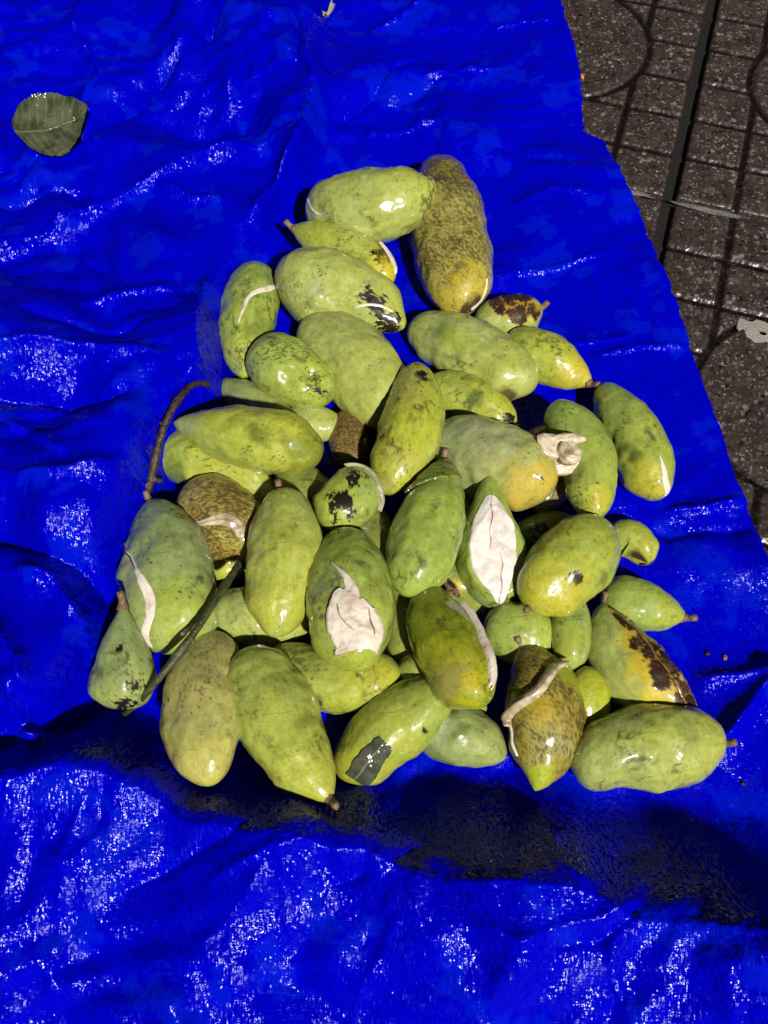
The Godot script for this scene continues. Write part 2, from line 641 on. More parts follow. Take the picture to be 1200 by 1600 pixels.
	fold(PackedVector2Array([Vector2(-0.500,-0.268), Vector2(-0.417,-0.312), Vector2(-0.318,-0.389), Vector2(-0.221,-0.459), Vector2(-0.101,-0.527)]), 0.010, 0.0208, "ridge")
	fold(PackedVector2Array([Vector2(-0.491,-0.297), Vector2(-0.399,-0.347), Vector2(-0.291,-0.426), Vector2(-0.182,-0.493)]), 0.006, 0.0128, "ridge")
	fold(PackedVector2Array([Vector2(-0.237,-0.893), Vector2(-0.233,-0.777), Vector2(-0.249,-0.702), Vector2(-0.319,-0.618), Vector2(-0.383,-0.528), Vector2(-0.480,-0.421)]), 0.016, -0.0400, "ridge")
	fold(PackedVector2Array([Vector2(-0.101,-0.521), Vector2(-0.123,-0.453), Vector2(-0.145,-0.398), Vector2(-0.158,-0.346)]), 0.010, 0.0192, "ridge")
	fold(PackedVector2Array([Vector2(-0.071,-0.643), Vector2(-0.094,-0.569), Vector2(-0.108,-0.486), Vector2(-0.138,-0.420)]), 0.008, 0.0128, "ridge")
	fold(PackedVector2Array([Vector2(-0.140,-0.806), Vector2(-0.117,-0.709), Vector2(-0.117,-0.643), Vector2(-0.087,-0.605)]), 0.008, -0.0144, "ridge")
	fold(PackedVector2Array([Vector2(-0.233,-0.777), Vector2(-0.181,-0.749), Vector2(-0.143,-0.722)]), 0.040, 0.0128, "ridge")
	fold(PackedVector2Array([Vector2(-0.199,-0.709), Vector2(-0.152,-0.682), Vector2(-0.115,-0.650)]), 0.011, 0.0096, "ridge")
	fold(PackedVector2Array([Vector2(-0.086,-0.553), Vector2(-0.035,-0.595), Vector2(0.018,-0.685), Vector2(0.110,-0.752)]), 0.010, -0.0112, "ridge")
	fold(PackedVector2Array([Vector2(-0.034,-0.547), Vector2(0.017,-0.565), Vector2(0.086,-0.583)]), 0.008, 0.0096, "ridge")
	fold(PackedVector2Array([Vector2(0.036,-0.659), Vector2(0.107,-0.678), Vector2(0.179,-0.685)]), 0.010, 0.0080, "ridge")
	fold(PackedVector2Array([Vector2(0.148,-0.766), Vector2(0.204,-0.787), Vector2(0.260,-0.780)]), 0.008, 0.0080, "ridge")
	fold(PackedVector2Array([Vector2(0.108,-0.290), Vector2(0.156,-0.314), Vector2(0.221,-0.334), Vector2(0.307,-0.365)]), 0.004, 0.0064, "ridge")
	fold(PackedVector2Array([Vector2(0.119,-0.537), Vector2(0.194,-0.514), Vector2(0.294,-0.502)]), 0.016, -0.0064, "ridge")
	fold(PackedVector2Array([Vector2(0.149,-0.196), Vector2(0.225,-0.214), Vector2(0.301,-0.228)]), 0.006, 0.0048, "ridge")
	fold(PackedVector2Array([Vector2(0.238,-0.196), Vector2(0.299,-0.209), Vector2(0.367,-0.214)]), 0.005, 0.0064, "ridge")
	fold(PackedVector2Array([Vector2(0.293,0.003), Vector2(0.340,0.003), Vector2(0.391,-0.012)]), 0.006, 0.0096, "ridge")
	fold(PackedVector2Array([Vector2(0.269,0.033), Vector2(0.323,0.029), Vector2(0.391,0.025)]), 0.010, -0.0096, "ridge")
	fold(PackedVector2Array([Vector2(0.293,0.263), Vector2(0.320,0.239), Vector2(0.359,0.197), Vector2(0.398,0.152)]), 0.016, 0.0224, "ridge")
	fold(PackedVector2Array([Vector2(0.299,0.184), Vector2(0.336,0.184), Vector2(0.395,0.171)]), 0.012, 0.0128, "ridge")
	fold(PackedVector2Array([Vector2(-0.418,-0.848), Vector2(-0.424,-0.708), Vector2(-0.380,-0.643), Vector2(-0.403,-0.569)]), 0.010, 0.0120, "ridge")
	fold(PackedVector2Array([Vector2(-0.286,-0.422), Vector2(-0.235,-0.390), Vector2(-0.180,-0.390)]), 0.011, 0.0100, "ridge")
	fold(PackedVector2Array([Vector2(-0.485,-0.390), Vector2(-0.428,-0.422), Vector2(-0.357,-0.422)]), 0.011, -0.0140, "ridge")
	fold(PackedVector2Array([Vector2(-0.396,-0.191), Vector2(-0.323,-0.174), Vector2(-0.247,-0.191)]), 0.016, -0.0140, "ridge")
	fold(PackedVector2Array([Vector2(-0.037,-0.749), Vector2(0.037,-0.806), Vector2(0.096,-0.894)]), 0.011, 0.0100, "ridge")
	fold(PackedVector2Array([Vector2(0.000,-0.593), Vector2(0.089,-0.669), Vector2(0.148,-0.777)]), 0.010, -0.0080, "ridge")
	fold(PackedVector2Array([Vector2(0.146,-0.422), Vector2(0.214,-0.455), Vector2(0.279,-0.444)]), 0.016, 0.0060, "ridge")
	fold(PackedVector2Array([Vector2(-0.435,-0.085), Vector2(-0.354,-0.089), Vector2(-0.299,-0.081), Vector2(-0.245,-0.089)]), 0.013, -0.0224, "ridge")
	fold(PackedVector2Array([Vector2(-0.443,-0.122), Vector2(-0.362,-0.138), Vector2(-0.279,-0.138), Vector2(-0.208,-0.130)]), 0.011, 0.0128, "ridge")
	fold(PackedVector2Array([Vector2(-0.203,-0.282), Vector2(-0.199,-0.191), Vector2(-0.194,-0.083)]), 0.004, 0.0112, "ridge")
	fold(PackedVector2Array([Vector2(-0.346,-0.216), Vector2(-0.291,-0.235), Vector2(-0.226,-0.244)]), 0.010, 0.0112, "ridge")
	fold(PackedVector2Array([Vector2(-0.406,0.060), Vector2(-0.339,0.080), Vector2(-0.286,0.100), Vector2(-0.243,0.146)]), 0.011, -0.0256, "ridge")
	fold(PackedVector2Array([Vector2(-0.416,0.010), Vector2(-0.350,0.017), Vector2(-0.291,0.017), Vector2(-0.242,-0.005)]), 0.016, 0.0160, "ridge")
	fold(PackedVector2Array([Vector2(-0.347,0.107), Vector2(-0.302,0.114), Vector2(-0.272,0.152), Vector2(-0.258,0.189)]), 0.008, 0.0160, "ridge")
	fold(PackedVector2Array([Vector2(-0.391,0.133), Vector2(-0.350,0.159), Vector2(-0.313,0.195), Vector2(-0.301,0.237)]), 0.011, 0.0192, "ridge")
	fold(PackedVector2Array([Vector2(-0.391,-0.066), Vector2(-0.339,-0.035), Vector2(-0.301,-0.005)]), 0.010, 0.0128, "ridge")
	fold(PackedVector2Array([Vector2(-0.371,0.231), Vector2(-0.333,0.219), Vector2(-0.310,0.248), Vector2(-0.290,0.265)]), 0.013, 0.0288, "ridge")
	fold(PackedVector2Array([Vector2(-0.364,0.265), Vector2(-0.327,0.254), Vector2(-0.287,0.248)]), 0.008, 0.0192, "ridge")
	fold(PackedVector2Array([Vector2(-0.250,0.269), Vector2(-0.241,0.311), Vector2(-0.255,0.347), Vector2(-0.258,0.391), Vector2(-0.261,0.436), Vector2(-0.259,0.480)]), 0.005, 0.0060, "ridge")
	fold(PackedVector2Array([Vector2(-0.229,0.281), Vector2(-0.231,0.328), Vector2(-0.234,0.358)]), 0.007, -0.0060, "ridge")
	fold(PackedVector2Array([Vector2(-0.272,0.348), Vector2(-0.250,0.358), Vector2(-0.223,0.328)]), 0.009, 0.0060, "ridge")
	fold(PackedVector2Array([Vector2(-0.094,0.269), Vector2(-0.070,0.317), Vector2(-0.021,0.337)]), 0.010, 0.0060, "ridge")
	fold(PackedVector2Array([Vector2(-0.144,0.372), Vector2(-0.089,0.348), Vector2(-0.042,0.338)]), 0.006, 0.0067, "ridge")
	fold(PackedVector2Array([Vector2(-0.225,0.386), Vector2(-0.167,0.358), Vector2(-0.091,0.318)]), 0.012, -0.0075, "ridge")
	fold(PackedVector2Array([Vector2(-0.086,0.327), Vector2(-0.078,0.371), Vector2(-0.071,0.427)]), 0.006, 0.0045, "ridge")
	fold(PackedVector2Array([Vector2(-0.095,0.352), Vector2(-0.104,0.381), Vector2(-0.128,0.405), Vector2(-0.147,0.418)]), 0.004, 0.0037, "ridge")
	fold(PackedVector2Array([Vector2(-0.052,0.348), Vector2(-0.036,0.372), Vector2(-0.005,0.362)]), 0.010, -0.0090, "ridge")
	fold(PackedVector2Array([Vector2(0.000,0.358), Vector2(0.031,0.348), Vector2(0.046,0.381)]), 0.006, -0.0060, "ridge")
	fold(PackedVector2Array([Vector2(0.144,0.323), Vector2(0.136,0.353), Vector2(0.169,0.381)]), 0.006, 0.0060, "ridge")
	fold(PackedVector2Array([Vector2(0.010,0.390), Vector2(0.000,0.418), Vector2(-0.020,0.455), Vector2(-0.030,0.489)]), 0.005, 0.0045, "ridge")
	fold(PackedVector2Array([Vector2(0.052,0.395), Vector2(0.097,0.414), Vector2(0.154,0.400), Vector2(0.213,0.381)]), 0.007, 0.0060, "ridge")
	fold(PackedVector2Array([Vector2(0.172,0.395), Vector2(0.174,0.428), Vector2(0.181,0.455), Vector2(0.190,0.468)]), 0.004, 0.0067, "ridge")
	fold(PackedVector2Array([Vector2(0.122,0.418), Vector2(0.163,0.414), Vector2(0.213,0.381)]), 0.007, -0.0067, "ridge")
	fold(PackedVector2Array([Vector2(0.237,0.414), Vector2(0.254,0.437), Vector2(0.262,0.481)]), 0.009, 0.0075, "ridge")
	fold(PackedVector2Array([Vector2(0.285,0.404), Vector2(0.297,0.428), Vector2(0.324,0.446)]), 0.009, 0.0075, "ridge")
	fold(PackedVector2Array([Vector2(0.092,0.428), Vector2(0.080,0.455), Vector2(0.084,0.489)]), 0.007, 0.0053, "ridge")
	fold(PackedVector2Array([Vector2(-0.205,0.428), Vector2(-0.171,0.455), Vector2(-0.133,0.489)]), 0.009, 0.0053, "ridge")
	var p := PackedVector3Array()
	var uv := PackedVector2Array()
	p.resize(nx * nz)
	uv.resize(nx * nz)
	var tint := PackedColorArray()
	tint.resize(nx * nz)
	for j in nz:
		for i in nx:
			var k := j * nx + i
			var h := gh[k]
			var floor_h := 0.0035
			if h < floor_h + 0.003: h = floor_h + 0.003 * exp((h - floor_h - 0.003) / 0.003)
			if i == nx - 1: h = p[k - 1].y - 0.0012
			p[k] = Vector3(gx[k], h, gz[j])
			uv[k] = Vector2(gx[k], gz[j]) / 0.26
			var worn := smoothstep(0.05, 0.5, n_soft.get_noise_2d(gx[k] * 0.7, gz[j] * 0.7) + 0.35 * n_mid.get_noise_2d(gx[k], gz[j]))
			tint[k] = Color(.0018, .0024, .375).lerp(Color(.0034, .0050, .41), worn)
	var o := part("tarpaulin", grid_mesh(p, nz, nx, false, tint, uv), tarp_mat, self)
	tag(o, "crumpled wet blue plastic tarpaulin spread under the mangoes", "tarpaulin")


# -------------------------------------------------------------------- mangoes
func prof(s: float, a: float, b: float) -> float:
	var pk := a / (a + b)
	return pow(s, a) * pow(1.0 - s, b) / (pow(pk, a) * pow(1.0 - pk, b))


# A point of a mango's surface: s from stem to tip, phi round it (0 on the upper side).
func surf(m: Dictionary, s: float, phi: float, lift := 0.0) -> Vector3:
	var a: Vector3 = m.p0
	var c: Vector3 = m.pc
	var b: Vector3 = m.p1
	var core := a * (1 - s) * (1 - s) + c * 2.0 * s * (1 - s) + b * s * s
	var t := ((c - a) * (1 - s) + (b - c) * s).normalized()
	var top := (TOPSIDE - t * TOPSIDE.dot(t)).normalized()
	var side := t.cross(top)
	var r: float = m.r * prof(s, m.a, m.b)
	var dir: Vector3 = side * sin(phi) + top * (cos(phi) * m.thick)
	var q: Vector3 = core + dir * r
	var off: Vector3 = m.off
	var d := 0.11 * n_soft.get_noise_3dv((q + off) * 1.4) * r + 0.00034 * n_mid.get_noise_3dv((q + off) * 3.0) + 0.00007 * n_fine.get_noise_3dv((q + off) * 0.7)
	# slightly flattened cheeks, and the beak that mangoes have on one side of the tip
	d += r * (0.045 * cos(2.0 * phi + m.cheek) + m.beak * exp(-pow((s - 0.84) * 9.0, 2.0)) * maxf(0.0, cos(phi - m.beak_side)) - 0.6 * m.beak * exp(-pow((s - 0.95) * 14.0, 2.0)) * maxf(0.0, cos(phi - m.beak_side)))
	for e in m.dents:
		var ds: float = (s - e[0]) * m.len
		var dl: float = (sin(phi) - e[1]) * r
		if cos(phi) > -0.8:
			d -= e[3] * smoothstep(-0.8, 0.1, cos(phi)) * exp(-(ds * ds + dl * dl) / (e[2] * e[2]) * 1.6)
	q += dir * (d + lift)
	if m.cut > 0.0:
		var plane: float = m.r * m.thick * m.cut
		var over: float = (q - core).dot(top) - plane
		if over > 0.0: q -= top * (over - lift)
	return q


func mango(label: String, p0: Vector3, pm: Vector3, p1: Vector3, r: float, a: float, b: float, tone: String, opt: Dictionary) -> Dictionary:
	var m := {"p0": p0, "pc": pm * 2.0 - (p0 + p1) * 0.5, "p1": p1, "r": r, "a": a, "b": b, "thick": 0.9, "off": Vector3(rng.randf(), rng.randf(), rng.randf()) * 9.0, "dents": opt.get("dents", []).duplicate(), "len": p0.distance_to(p1), "cut": 0.0, "cheek": rng.randf() * TAU, "beak": rng.randf_range(0.05, 0.26), "beak_side": (PI / 2 + rng.randf_range(-0.4, 0.4)) * (1.0 if rng.randf() < 0.5 else -1.0)}
	if opt.has("cut"): m.cut = opt.cut[0]
	for k in rng.randi_range(1, 3):
		m.dents.append([rng.randf_range(0.2, 0.85), rng.randf_range(-0.8, 0.8), rng.randf_range(0.009, 0.020), rng.randf_range(0.0006, 0.0020)])
	var grime := rng.randf_range(-0.12, 0.30)
	var streaky := rng.randf_range(0.0, 0.35)
	var base := Vector3(pm.x, maxf(pm.y - r * 0.9, 0.0), pm.z)
	var root := Node3D.new()
	root.name = numbered("mango")
	root.position = base
	tag(root, label, "mango", "green mangoes heaped on the blue tarpaulin")
	add_child(root)
	m.root = root
	m.base = base
	var tones: Array = TONES[tone]
	var spots: Array = opt.get("spots", [])
	var brown: float = opt.get("brown", 0.0)
	var rows := clampi(int(m.len / 0.0014), 76, 150)
	var cols := clampi(int(TAU * r / 0.0017), 73, 150)
	var p := PackedVector3Array()
	var col := PackedColorArray()
	p.resize(rows * cols)
	col.resize(rows * cols)
	var off: Vector3 = m.off
	for j in rows:
		var s := 0.5 - 0.5 * cos(PI * j / (rows - 1.0))
		s = clampf(s, 0.00002, 0.99998)
		var rr := r * prof(s, a, b)
		for i in cols:
			var phi := TAU * (i % (cols - 1)) / (cols - 1.0) + PI
			var q := surf(m, s, phi)
			var k := j * cols + i
			p[k] = q - base
			var w := q + off
			var soft := n_soft.get_noise_3dv(w)
			var mid := n_mid.get_noise_3dv(w)
			var fine := n_fine.get_noise_3dv(w)
			var c: Color = tones[0].lerp(tones[1], clampf(s * 1.1 - 0.05 + soft * 0.55, 0, 1))
			c = c.lerp(tones[2], 0.6 * smoothstep(0.0, 0.5, mid * 0.5 + soft * 0.7))
			c *= 1.0 + 0.13 * mid + 0.07 * fine
			# pale and dark pores of the peel
			if fine > 0.42: c *= 1.0 - 0.30 * smoothstep(0.42, 0.62, fine)
			elif fine < -0.45: c = c.lerp(Color(.42, .45, .20), 0.30 * smoothstep(0.45, 0.65, -fine))
			# faint streaks that run from stem to tip
			var run := n_mid.get_noise_3d(s * m.len * 0.35 + off.x, sin(phi) * r * 2.2 + off.y, cos(phi) * r * 2.2)
			c *= 1.0 + 0.20 * run
			# bruised darker streaks
			var st := n_mid.get_noise_3dv(w * 1.7 + Vector3(7, 3, 1))
			c = c.lerp(Color(c.r * 0.55, c.g * 0.66, c.b * 0.5), 0.6 * smoothstep(0.28, 0.55, st))
			# sap lines and smears of grime
			var line := 1.0 - absf(n_mid.get_noise_3dv(w * 0.62 + Vector3(2, 9, 4))) * 9.0
			var where := smoothstep(0.22 - grime, 0.55 - grime, n_soft.get_noise_3dv(w * 1.3 + Vector3(5, 1, 8)))
			if line > 0.0: c = c.lerp(Color(.035, .034, .012), 0.75 * where * smoothstep(0.25, 0.8, line + 0.25 * fine))
			c = c.lerp(Color(.085, .095, .030), 0.5 * where * smoothstep(0.05, 0.4, mid + 0.3 * fine))
			# pale waxy bloom in patches
			c = c.lerp(Color(.30, .355, .19), streaky * smoothstep(0.0, 0.5, n_soft.get_noise_3dv(w * 1.1 + Vector3(1, 6, 2)) + 0.3 * run))
			if brown > 0.0:
				var reach := brown * (0.55 + 0.9 * soft) + (0.30 - 0.35 * s if tone == "khaki" else 0.1)
				c = c.lerp(Color(.15, .105, .032), clampf(reach * 0.55, 0, 0.6))
				if fine + 0.22 * mid > 0.40 - reach * 0.60: c = c.lerp(Color(.045, .026, .010), 0.72)
			for e in spots:
				var ds: float = (s - e[0]) * m.len
				var dl: float = (sin(phi) - e[1]) * rr
				if cos(phi) < -0.15: continue
				var f: float = sqrt(ds * ds + dl * dl) / e[2]
				if f > 1.3: continue
				var soft_in := 1.0 - smoothstep(0.35, 1.15, f + 0.75 * mid + 0.35 * soft + 0.12 * fine)
				match e[4]:
					"black":
						var cell := n_cell.get_noise_3dv(w * 0.8)
						if 0.6 * cell + 0.9 * mid + 0.55 * fine + e[3] * 1.0 - f * 1.45 > 0.14: c = Color(.012, .009, .005)
					"dots":
						var v := fine + 0.15 * mid
						if v > 0.60 - 0.42 * soft_in * e[3]: c = c.lerp(Color(.025, .018, .008), 0.9)
						c = c.lerp(Color(.36, .32, .13), 0.35 * soft_in)
					"speck":
						if fine + 0.55 * mid + 0.25 * soft > 0.66 - 0.50 * soft_in * e[3]: c = c.lerp(Color(.035, .042, .008), 0.8)
					"scar":
						c = c.lerp(Color(.055, .032, .014), soft_in * e[3])
					"yellow":
						c = c.lerp(Color(.50, .37, .025), soft_in * e[3] * 0.85)
					"rotskin":
						if f + 0.7 * mid < 1.0: c = Color(.030, .014, .008).lerp(Color(.10, .055, .03), smoothstep(0.0, 0.5, fine + mid))
						elif f + 0.7 * mid < 1.12: c = c.lerp(Color(.42, .27, .03), 0.7)
					"orange":
						c = c.lerp(Color(.52, .34, .030), soft_in * e[3])
					"yellowg":
						c = c.lerp(Color(.30, .36, .022), soft_in * e[3])
					"darkgreen":
						c = c.lerp(Color(.055, .085, .014), soft_in * e[3])
					"grey":
						c = c.lerp(Color(.30, .33, .25), soft_in * e[3] * 0.8)
					"brownish":
						c = c.lerp(Color(.20, .165, .07), soft_in * e[3])
			col[k] = Color(clampf(c.r, 0.004, 0.9), clampf(c.g, 0.004, 0.9), clampf(c.b, 0.003, 0.9))
	part("skin", grid_mesh(p, rows, cols, true, col), skin_mats[rng.randi() % 3], root, true)
	if opt.has("stem"):
		var flip: bool = opt.get("stem") == 2
		var e0 := p1 if flip else p0
		var dir: Vector3 = (p1 - m.pc).normalized() if flip else (p0 - m.pc).normalized()
		var pts := PackedVector3Array()
		var rad := PackedFloat32Array()
		for k in 7:
			pts.append(e0 - base + dir * (-0.006 + 0.0022 * k) + Vector3(0, 0.00025 * k * k, 0))
			rad.append([0.0062, 0.0058, 0.0046, 0.0036, 0.0034, 0.0037, 0.0030][k])
		part("stem", tube_mesh(pts, rad, 10, Color(.12, .075, .03), Color(.17, .11, .06), 0.0009), bark_mat, root, true)
	return m


# A strip laid along a line on a mango: bared flesh, a peeled edge, a rotten gash.
func ribbon_mesh(m: Dictionary, line: Array, kind: String, lift: float, bulge: float, wrinkle: float, base: Vector3) -> ArrayMesh:
	var p := PackedVector3Array()
	var col := PackedColorArray()
	var per := 9
	var across := 21
	var rows := (line.size() - 1) * per + 1
	var off: Vector3 = m.off
	for j in rows:
		var f := j / float(per)
		var k := mini(int(f), line.size() - 2)
		var t := f - k
		# Catmull-Rom in (along, round, width)
		var g := []
		for e in [maxi(k - 1, 0), k, k + 1, mini(k + 2, line.size() - 1)]:
			g.append(Vector3(line[e][0] * m.len, asin(clampf(line[e][1], -0.97, 0.97)), line[e][2]))
		var q: Vector3 = g[1].cubic_interpolate(g[2], g[0], g[3], t)
		var q2: Vector3 = g[1].cubic_interpolate(g[2], g[0], g[3], minf(t + 0.05, 1.0))
		var q1: Vector3 = g[1].cubic_interpolate(g[2], g[0], g[3], maxf(t - 0.05, 0.0))
		var s := clampf(q.x / m.len, 0.01, 0.99)
		var rr := maxf(m.r * prof(s, m.a, m.b), 0.007)
		var dirv := Vector2(q2.x - q1.x, (q2.y - q1.y) * rr).normalized()
		var perp := Vector2(-dirv.y, dirv.x)
		var end := 1.0 if kind == "leaf" else minf(1.0, minf(j, rows - 1 - j) / 1.6)
		for i in across:
			var v := i / (across - 1.0) * 2.0 - 1.0
			var edge_n := 1.0 + (0.05 if kind == "white" else 0.14) * n_mid.get_noise_3d(q.x * 3.0 + off.x, signf(v) * 3.0 + off.y, q.y * 0.2)
			var o := perp * (v * q.z * 0.5 * edge_n * (0.35 + 0.65 * end))
			var s2 := clampf((q.x + o.x) / m.len, 0.005, 0.995)
			var phi := q.y + o.y / rr
			var hgt := lift + bulge * (1.0 - v * v)
			var wide: bool = (kind == "flesh" or kind == "white") and q.z > 0.012
			var lip: bool = wide and absf(v) > (0.90 if kind == "white" else 0.80)
			if lip: hgt = lift + 0.0013 + 0.0006 * n_mid.get_noise_2d(q.x * 2.0, signf(v) * 9.0)
			if absf(v) > 0.93: hgt = -0.0012
			var at := surf(m, s2, phi, 0.0)
			var n1 := n_mid.get_noise_3dv((at + off) * 1.3)
			var n2 := n_fine.get_noise_3dv((at + off) * 0.5)
			if absf(v) <= 0.93 and not lip: hgt += wrinkle * (absf(n1) * 1.4 - 0.3 + 0.25 * n2)
			at = surf(m, s2, phi, hgt)
			p.append(at - base)
			var c: Color
			match kind:
				"flesh":
					c = Color(.60, .53, .44).lerp(Color(.46, .37, .28), smoothstep(0.1, 0.5, n1)) * (1.0 + 0.08 * n2)
					if lip: c = c.lerp(Color(.30, .27, .08), 0.75)
				"white":
					c = Color(.66, .60, .56).lerp(Color(.50, .44, .39), smoothstep(-0.15, 0.45, n1)) * (1.0 + 0.06 * n2)
					if lip: c = c.lerp(Color(.34, .36, .10), 0.75)
				"peelpale":
					c = Color(.48, .42, .29).lerp(Color(.27, .21, .12), smoothstep(-0.25, 0.4, n1)) * (1.0 - 0.45 * exp(-v * v * 40.0))
				"fleshgrey":
					c = Color(.40, .38, .25).lerp(Color(.26, .24, .15), smoothstep(-0.1, 0.4, n1))
				"fleshdark":
					c = Color(.42, .34, .25).lerp(Color(.20, .13, .08), smoothstep(-0.1, 0.3, n1))
				"rot":
					c = Color(.022, .012, .009).lerp(Color(.17, .105, .080), smoothstep(-0.05, 0.5, n1 + 0.3 * n2))
					if absf(v) > 0.72: c = c.lerp(Color(.28, .17, .035), 0.6)
				"leaf":
					c = Color(.036, .044, .028).lerp(Color(.070, .078, .050), smoothstep(-0.3, 0.4, n1))
					if absf(v - 0.1) < 0.07: c = Color(.16, .17, .11)
				_:
					c = Color(.105, .145, .028).lerp(Color(.165, .205, .045), smoothstep(-0.3, 0.4, n1))
					if absf(fposmod(q.x * 90.0 + v * 0.8, 1.0) - 0.5) < 0.09: c *= 0.35
			col.append(c)
	return grid_mesh(p, rows, across, false, col)


func ribbon(m: Dictionary, called: String, line: Array, kind: String, lift: float, bulge: float, wrinkle: float) -> void:
	var root: Node3D = m.root
	part(called, ribbon_mesh(m, line, kind, lift, bulge, wrinkle, m.base), rot_mat if kind == "rot" else flesh_mat, root, true)


func build_mangoes() -> void:
	var m: Dictionary
	m = mango("dark brown rotten mango wedged upright below the big pale mango", Vector3(-0.0366,0.0260,-0.1127), Vector3(-0.0360,0.0260,-0.0719), Vector3(-0.0327,0.0260,-0.0365), 0.0221, 0.45, 0.55, "brown", {"brown":1.0})
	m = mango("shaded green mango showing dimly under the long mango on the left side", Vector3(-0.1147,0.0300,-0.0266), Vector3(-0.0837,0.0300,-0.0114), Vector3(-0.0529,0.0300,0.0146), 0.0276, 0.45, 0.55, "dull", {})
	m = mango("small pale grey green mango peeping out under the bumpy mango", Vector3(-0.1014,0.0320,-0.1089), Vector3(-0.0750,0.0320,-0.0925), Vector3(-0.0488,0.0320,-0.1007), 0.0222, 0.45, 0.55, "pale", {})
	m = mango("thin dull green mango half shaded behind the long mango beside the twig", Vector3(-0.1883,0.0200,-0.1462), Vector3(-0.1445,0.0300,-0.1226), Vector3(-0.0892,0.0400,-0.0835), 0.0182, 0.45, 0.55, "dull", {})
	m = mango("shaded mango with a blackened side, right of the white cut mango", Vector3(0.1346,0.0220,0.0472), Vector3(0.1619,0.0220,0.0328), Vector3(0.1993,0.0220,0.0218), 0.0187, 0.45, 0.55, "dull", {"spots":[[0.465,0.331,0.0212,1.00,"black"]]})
	m = mango("yellow bit of mango showing below the brown split mango", Vector3(-0.1758,0.0200,0.0677), Vector3(-0.1625,0.0200,0.0712), Vector3(-0.1395,0.0200,0.0747), 0.0154, 0.45, 0.55, "yellow", {})
	m = mango("narrow mango on edge along the right side of the torn mango", Vector3(0.0077,0.0220,0.0860), Vector3(0.0138,0.0220,0.1365), Vector3(0.0073,0.0220,0.1927), 0.0181, 0.45, 0.55, "pale", {})
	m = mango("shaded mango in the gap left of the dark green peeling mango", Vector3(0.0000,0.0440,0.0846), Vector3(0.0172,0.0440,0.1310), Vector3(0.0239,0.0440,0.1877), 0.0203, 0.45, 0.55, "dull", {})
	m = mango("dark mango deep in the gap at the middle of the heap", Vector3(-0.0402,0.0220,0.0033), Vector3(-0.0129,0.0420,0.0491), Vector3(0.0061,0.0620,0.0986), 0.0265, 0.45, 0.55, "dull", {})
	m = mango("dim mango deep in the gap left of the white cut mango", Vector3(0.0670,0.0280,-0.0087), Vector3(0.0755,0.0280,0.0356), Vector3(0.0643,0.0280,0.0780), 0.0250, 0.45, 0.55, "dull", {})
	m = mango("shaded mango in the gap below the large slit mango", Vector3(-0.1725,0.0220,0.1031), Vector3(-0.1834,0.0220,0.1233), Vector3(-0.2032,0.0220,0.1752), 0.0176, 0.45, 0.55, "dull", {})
	m = mango("low mango showing as a thin green band under the dark peeling mango", Vector3(0.0188,0.0640,0.1814), Vector3(0.0475,0.0440,0.1999), Vector3(0.0961,0.0240,0.2189), 0.0251, 0.45, 0.55, "yellowgreen", {})
	m = mango("small mango with an orange rimmed black hole, left of the white cut mango", Vector3(0.0459,0.0360,0.0779), Vector3(0.0779,0.0260,0.0944), Vector3(0.1071,0.0160,0.1198), 0.0197, 0.45, 0.55, "dull", {"stem":1, "spots":[[0.405,0.268,0.0128,1.00,"yellow"]]})
	ribbon(m, "rotten_hole", [[0.175,0.175,0.0051], [0.330,0.341,0.0115], [0.465,0.466,0.0102], [0.550,0.565,0.0038]], "rot", 0.0012, -0.0010, 0.0008)
	m = mango("plain green mango under the tip of the white cut mango", Vector3(0.0964,0.0320,0.1366), Vector3(0.1287,0.0320,0.1451), Vector3(0.1675,0.0320,0.1547), 0.0287, 0.45, 0.42, "green", {})
	m = mango("short upright green mango between two mangoes near the right side", Vector3(0.1819,0.0440,0.1081), Vector3(0.1786,0.0440,0.1503), Vector3(0.1770,0.0440,0.1865), 0.0207, 0.45, 0.55, "green", {})
	m = mango("long khaki mango with brown russet top, at the upper right of the heap", Vector3(0.0658,0.0480,-0.4676), Vector3(0.0778,0.0480,-0.3414), Vector3(0.0886,0.0480,-0.2271), 0.0471, 0.45, 0.45, "khaki", {"brown":0.75, "spots":[[0.900,-0.105,0.0320,0.55,"yellow"],[0.980,-0.870,0.0099,1.00,"scar"]]})
	ribbon(m, "scar_rim", [[0.865,-0.817,0.0015], [0.945,-0.980,0.0030], [0.985,-0.980,0.0053], [0.990,-0.980,0.0030]], "flesh", 0.0008, 0.0006, 0.0003)
	m = mango("pale green mango resting against the long khaki one at the far end of the heap", Vector3(-0.0899,0.0580,-0.3803), Vector3(-0.0060,0.0780,-0.3603), Vector3(0.0579,0.0980,-0.3820), 0.0455, 0.40, 0.60, "pale", {"spots":[[0.920,-0.718,0.0120,0.60,"black"]], "dents":[]})
	ribbon(m, "flesh_slit", [[0.035,-0.047,0.0015], [0.080,0.321,0.0037], [0.130,0.452,0.0030], [0.175,0.477,0.0015]], "flesh", 0.0006, 0.0004, 0.0002)
	m = mango("slim yellow green mango with a white peel flap at its tip", Vector3(-0.1095,0.0600,-0.3439), Vector3(-0.0484,0.0600,-0.3105), Vector3(0.0102,0.0600,-0.2631), 0.0269, 0.72, 0.50, "yellowgreen", {"stem":1, "spots":[[0.840,-0.708,0.0223,0.80,"black"],[0.500,-0.316,0.0179,0.50,"speck"],[0.930,-0.418,0.0164,0.60,"yellow"]]})
	ribbon(m, "peel_flap", [[0.740,-0.980,0.0022], [0.825,-0.980,0.0067], [0.910,-0.980,0.0089], [0.985,-0.980,0.0030]], "flesh", 0.0020, 0.0010, 0.0006)
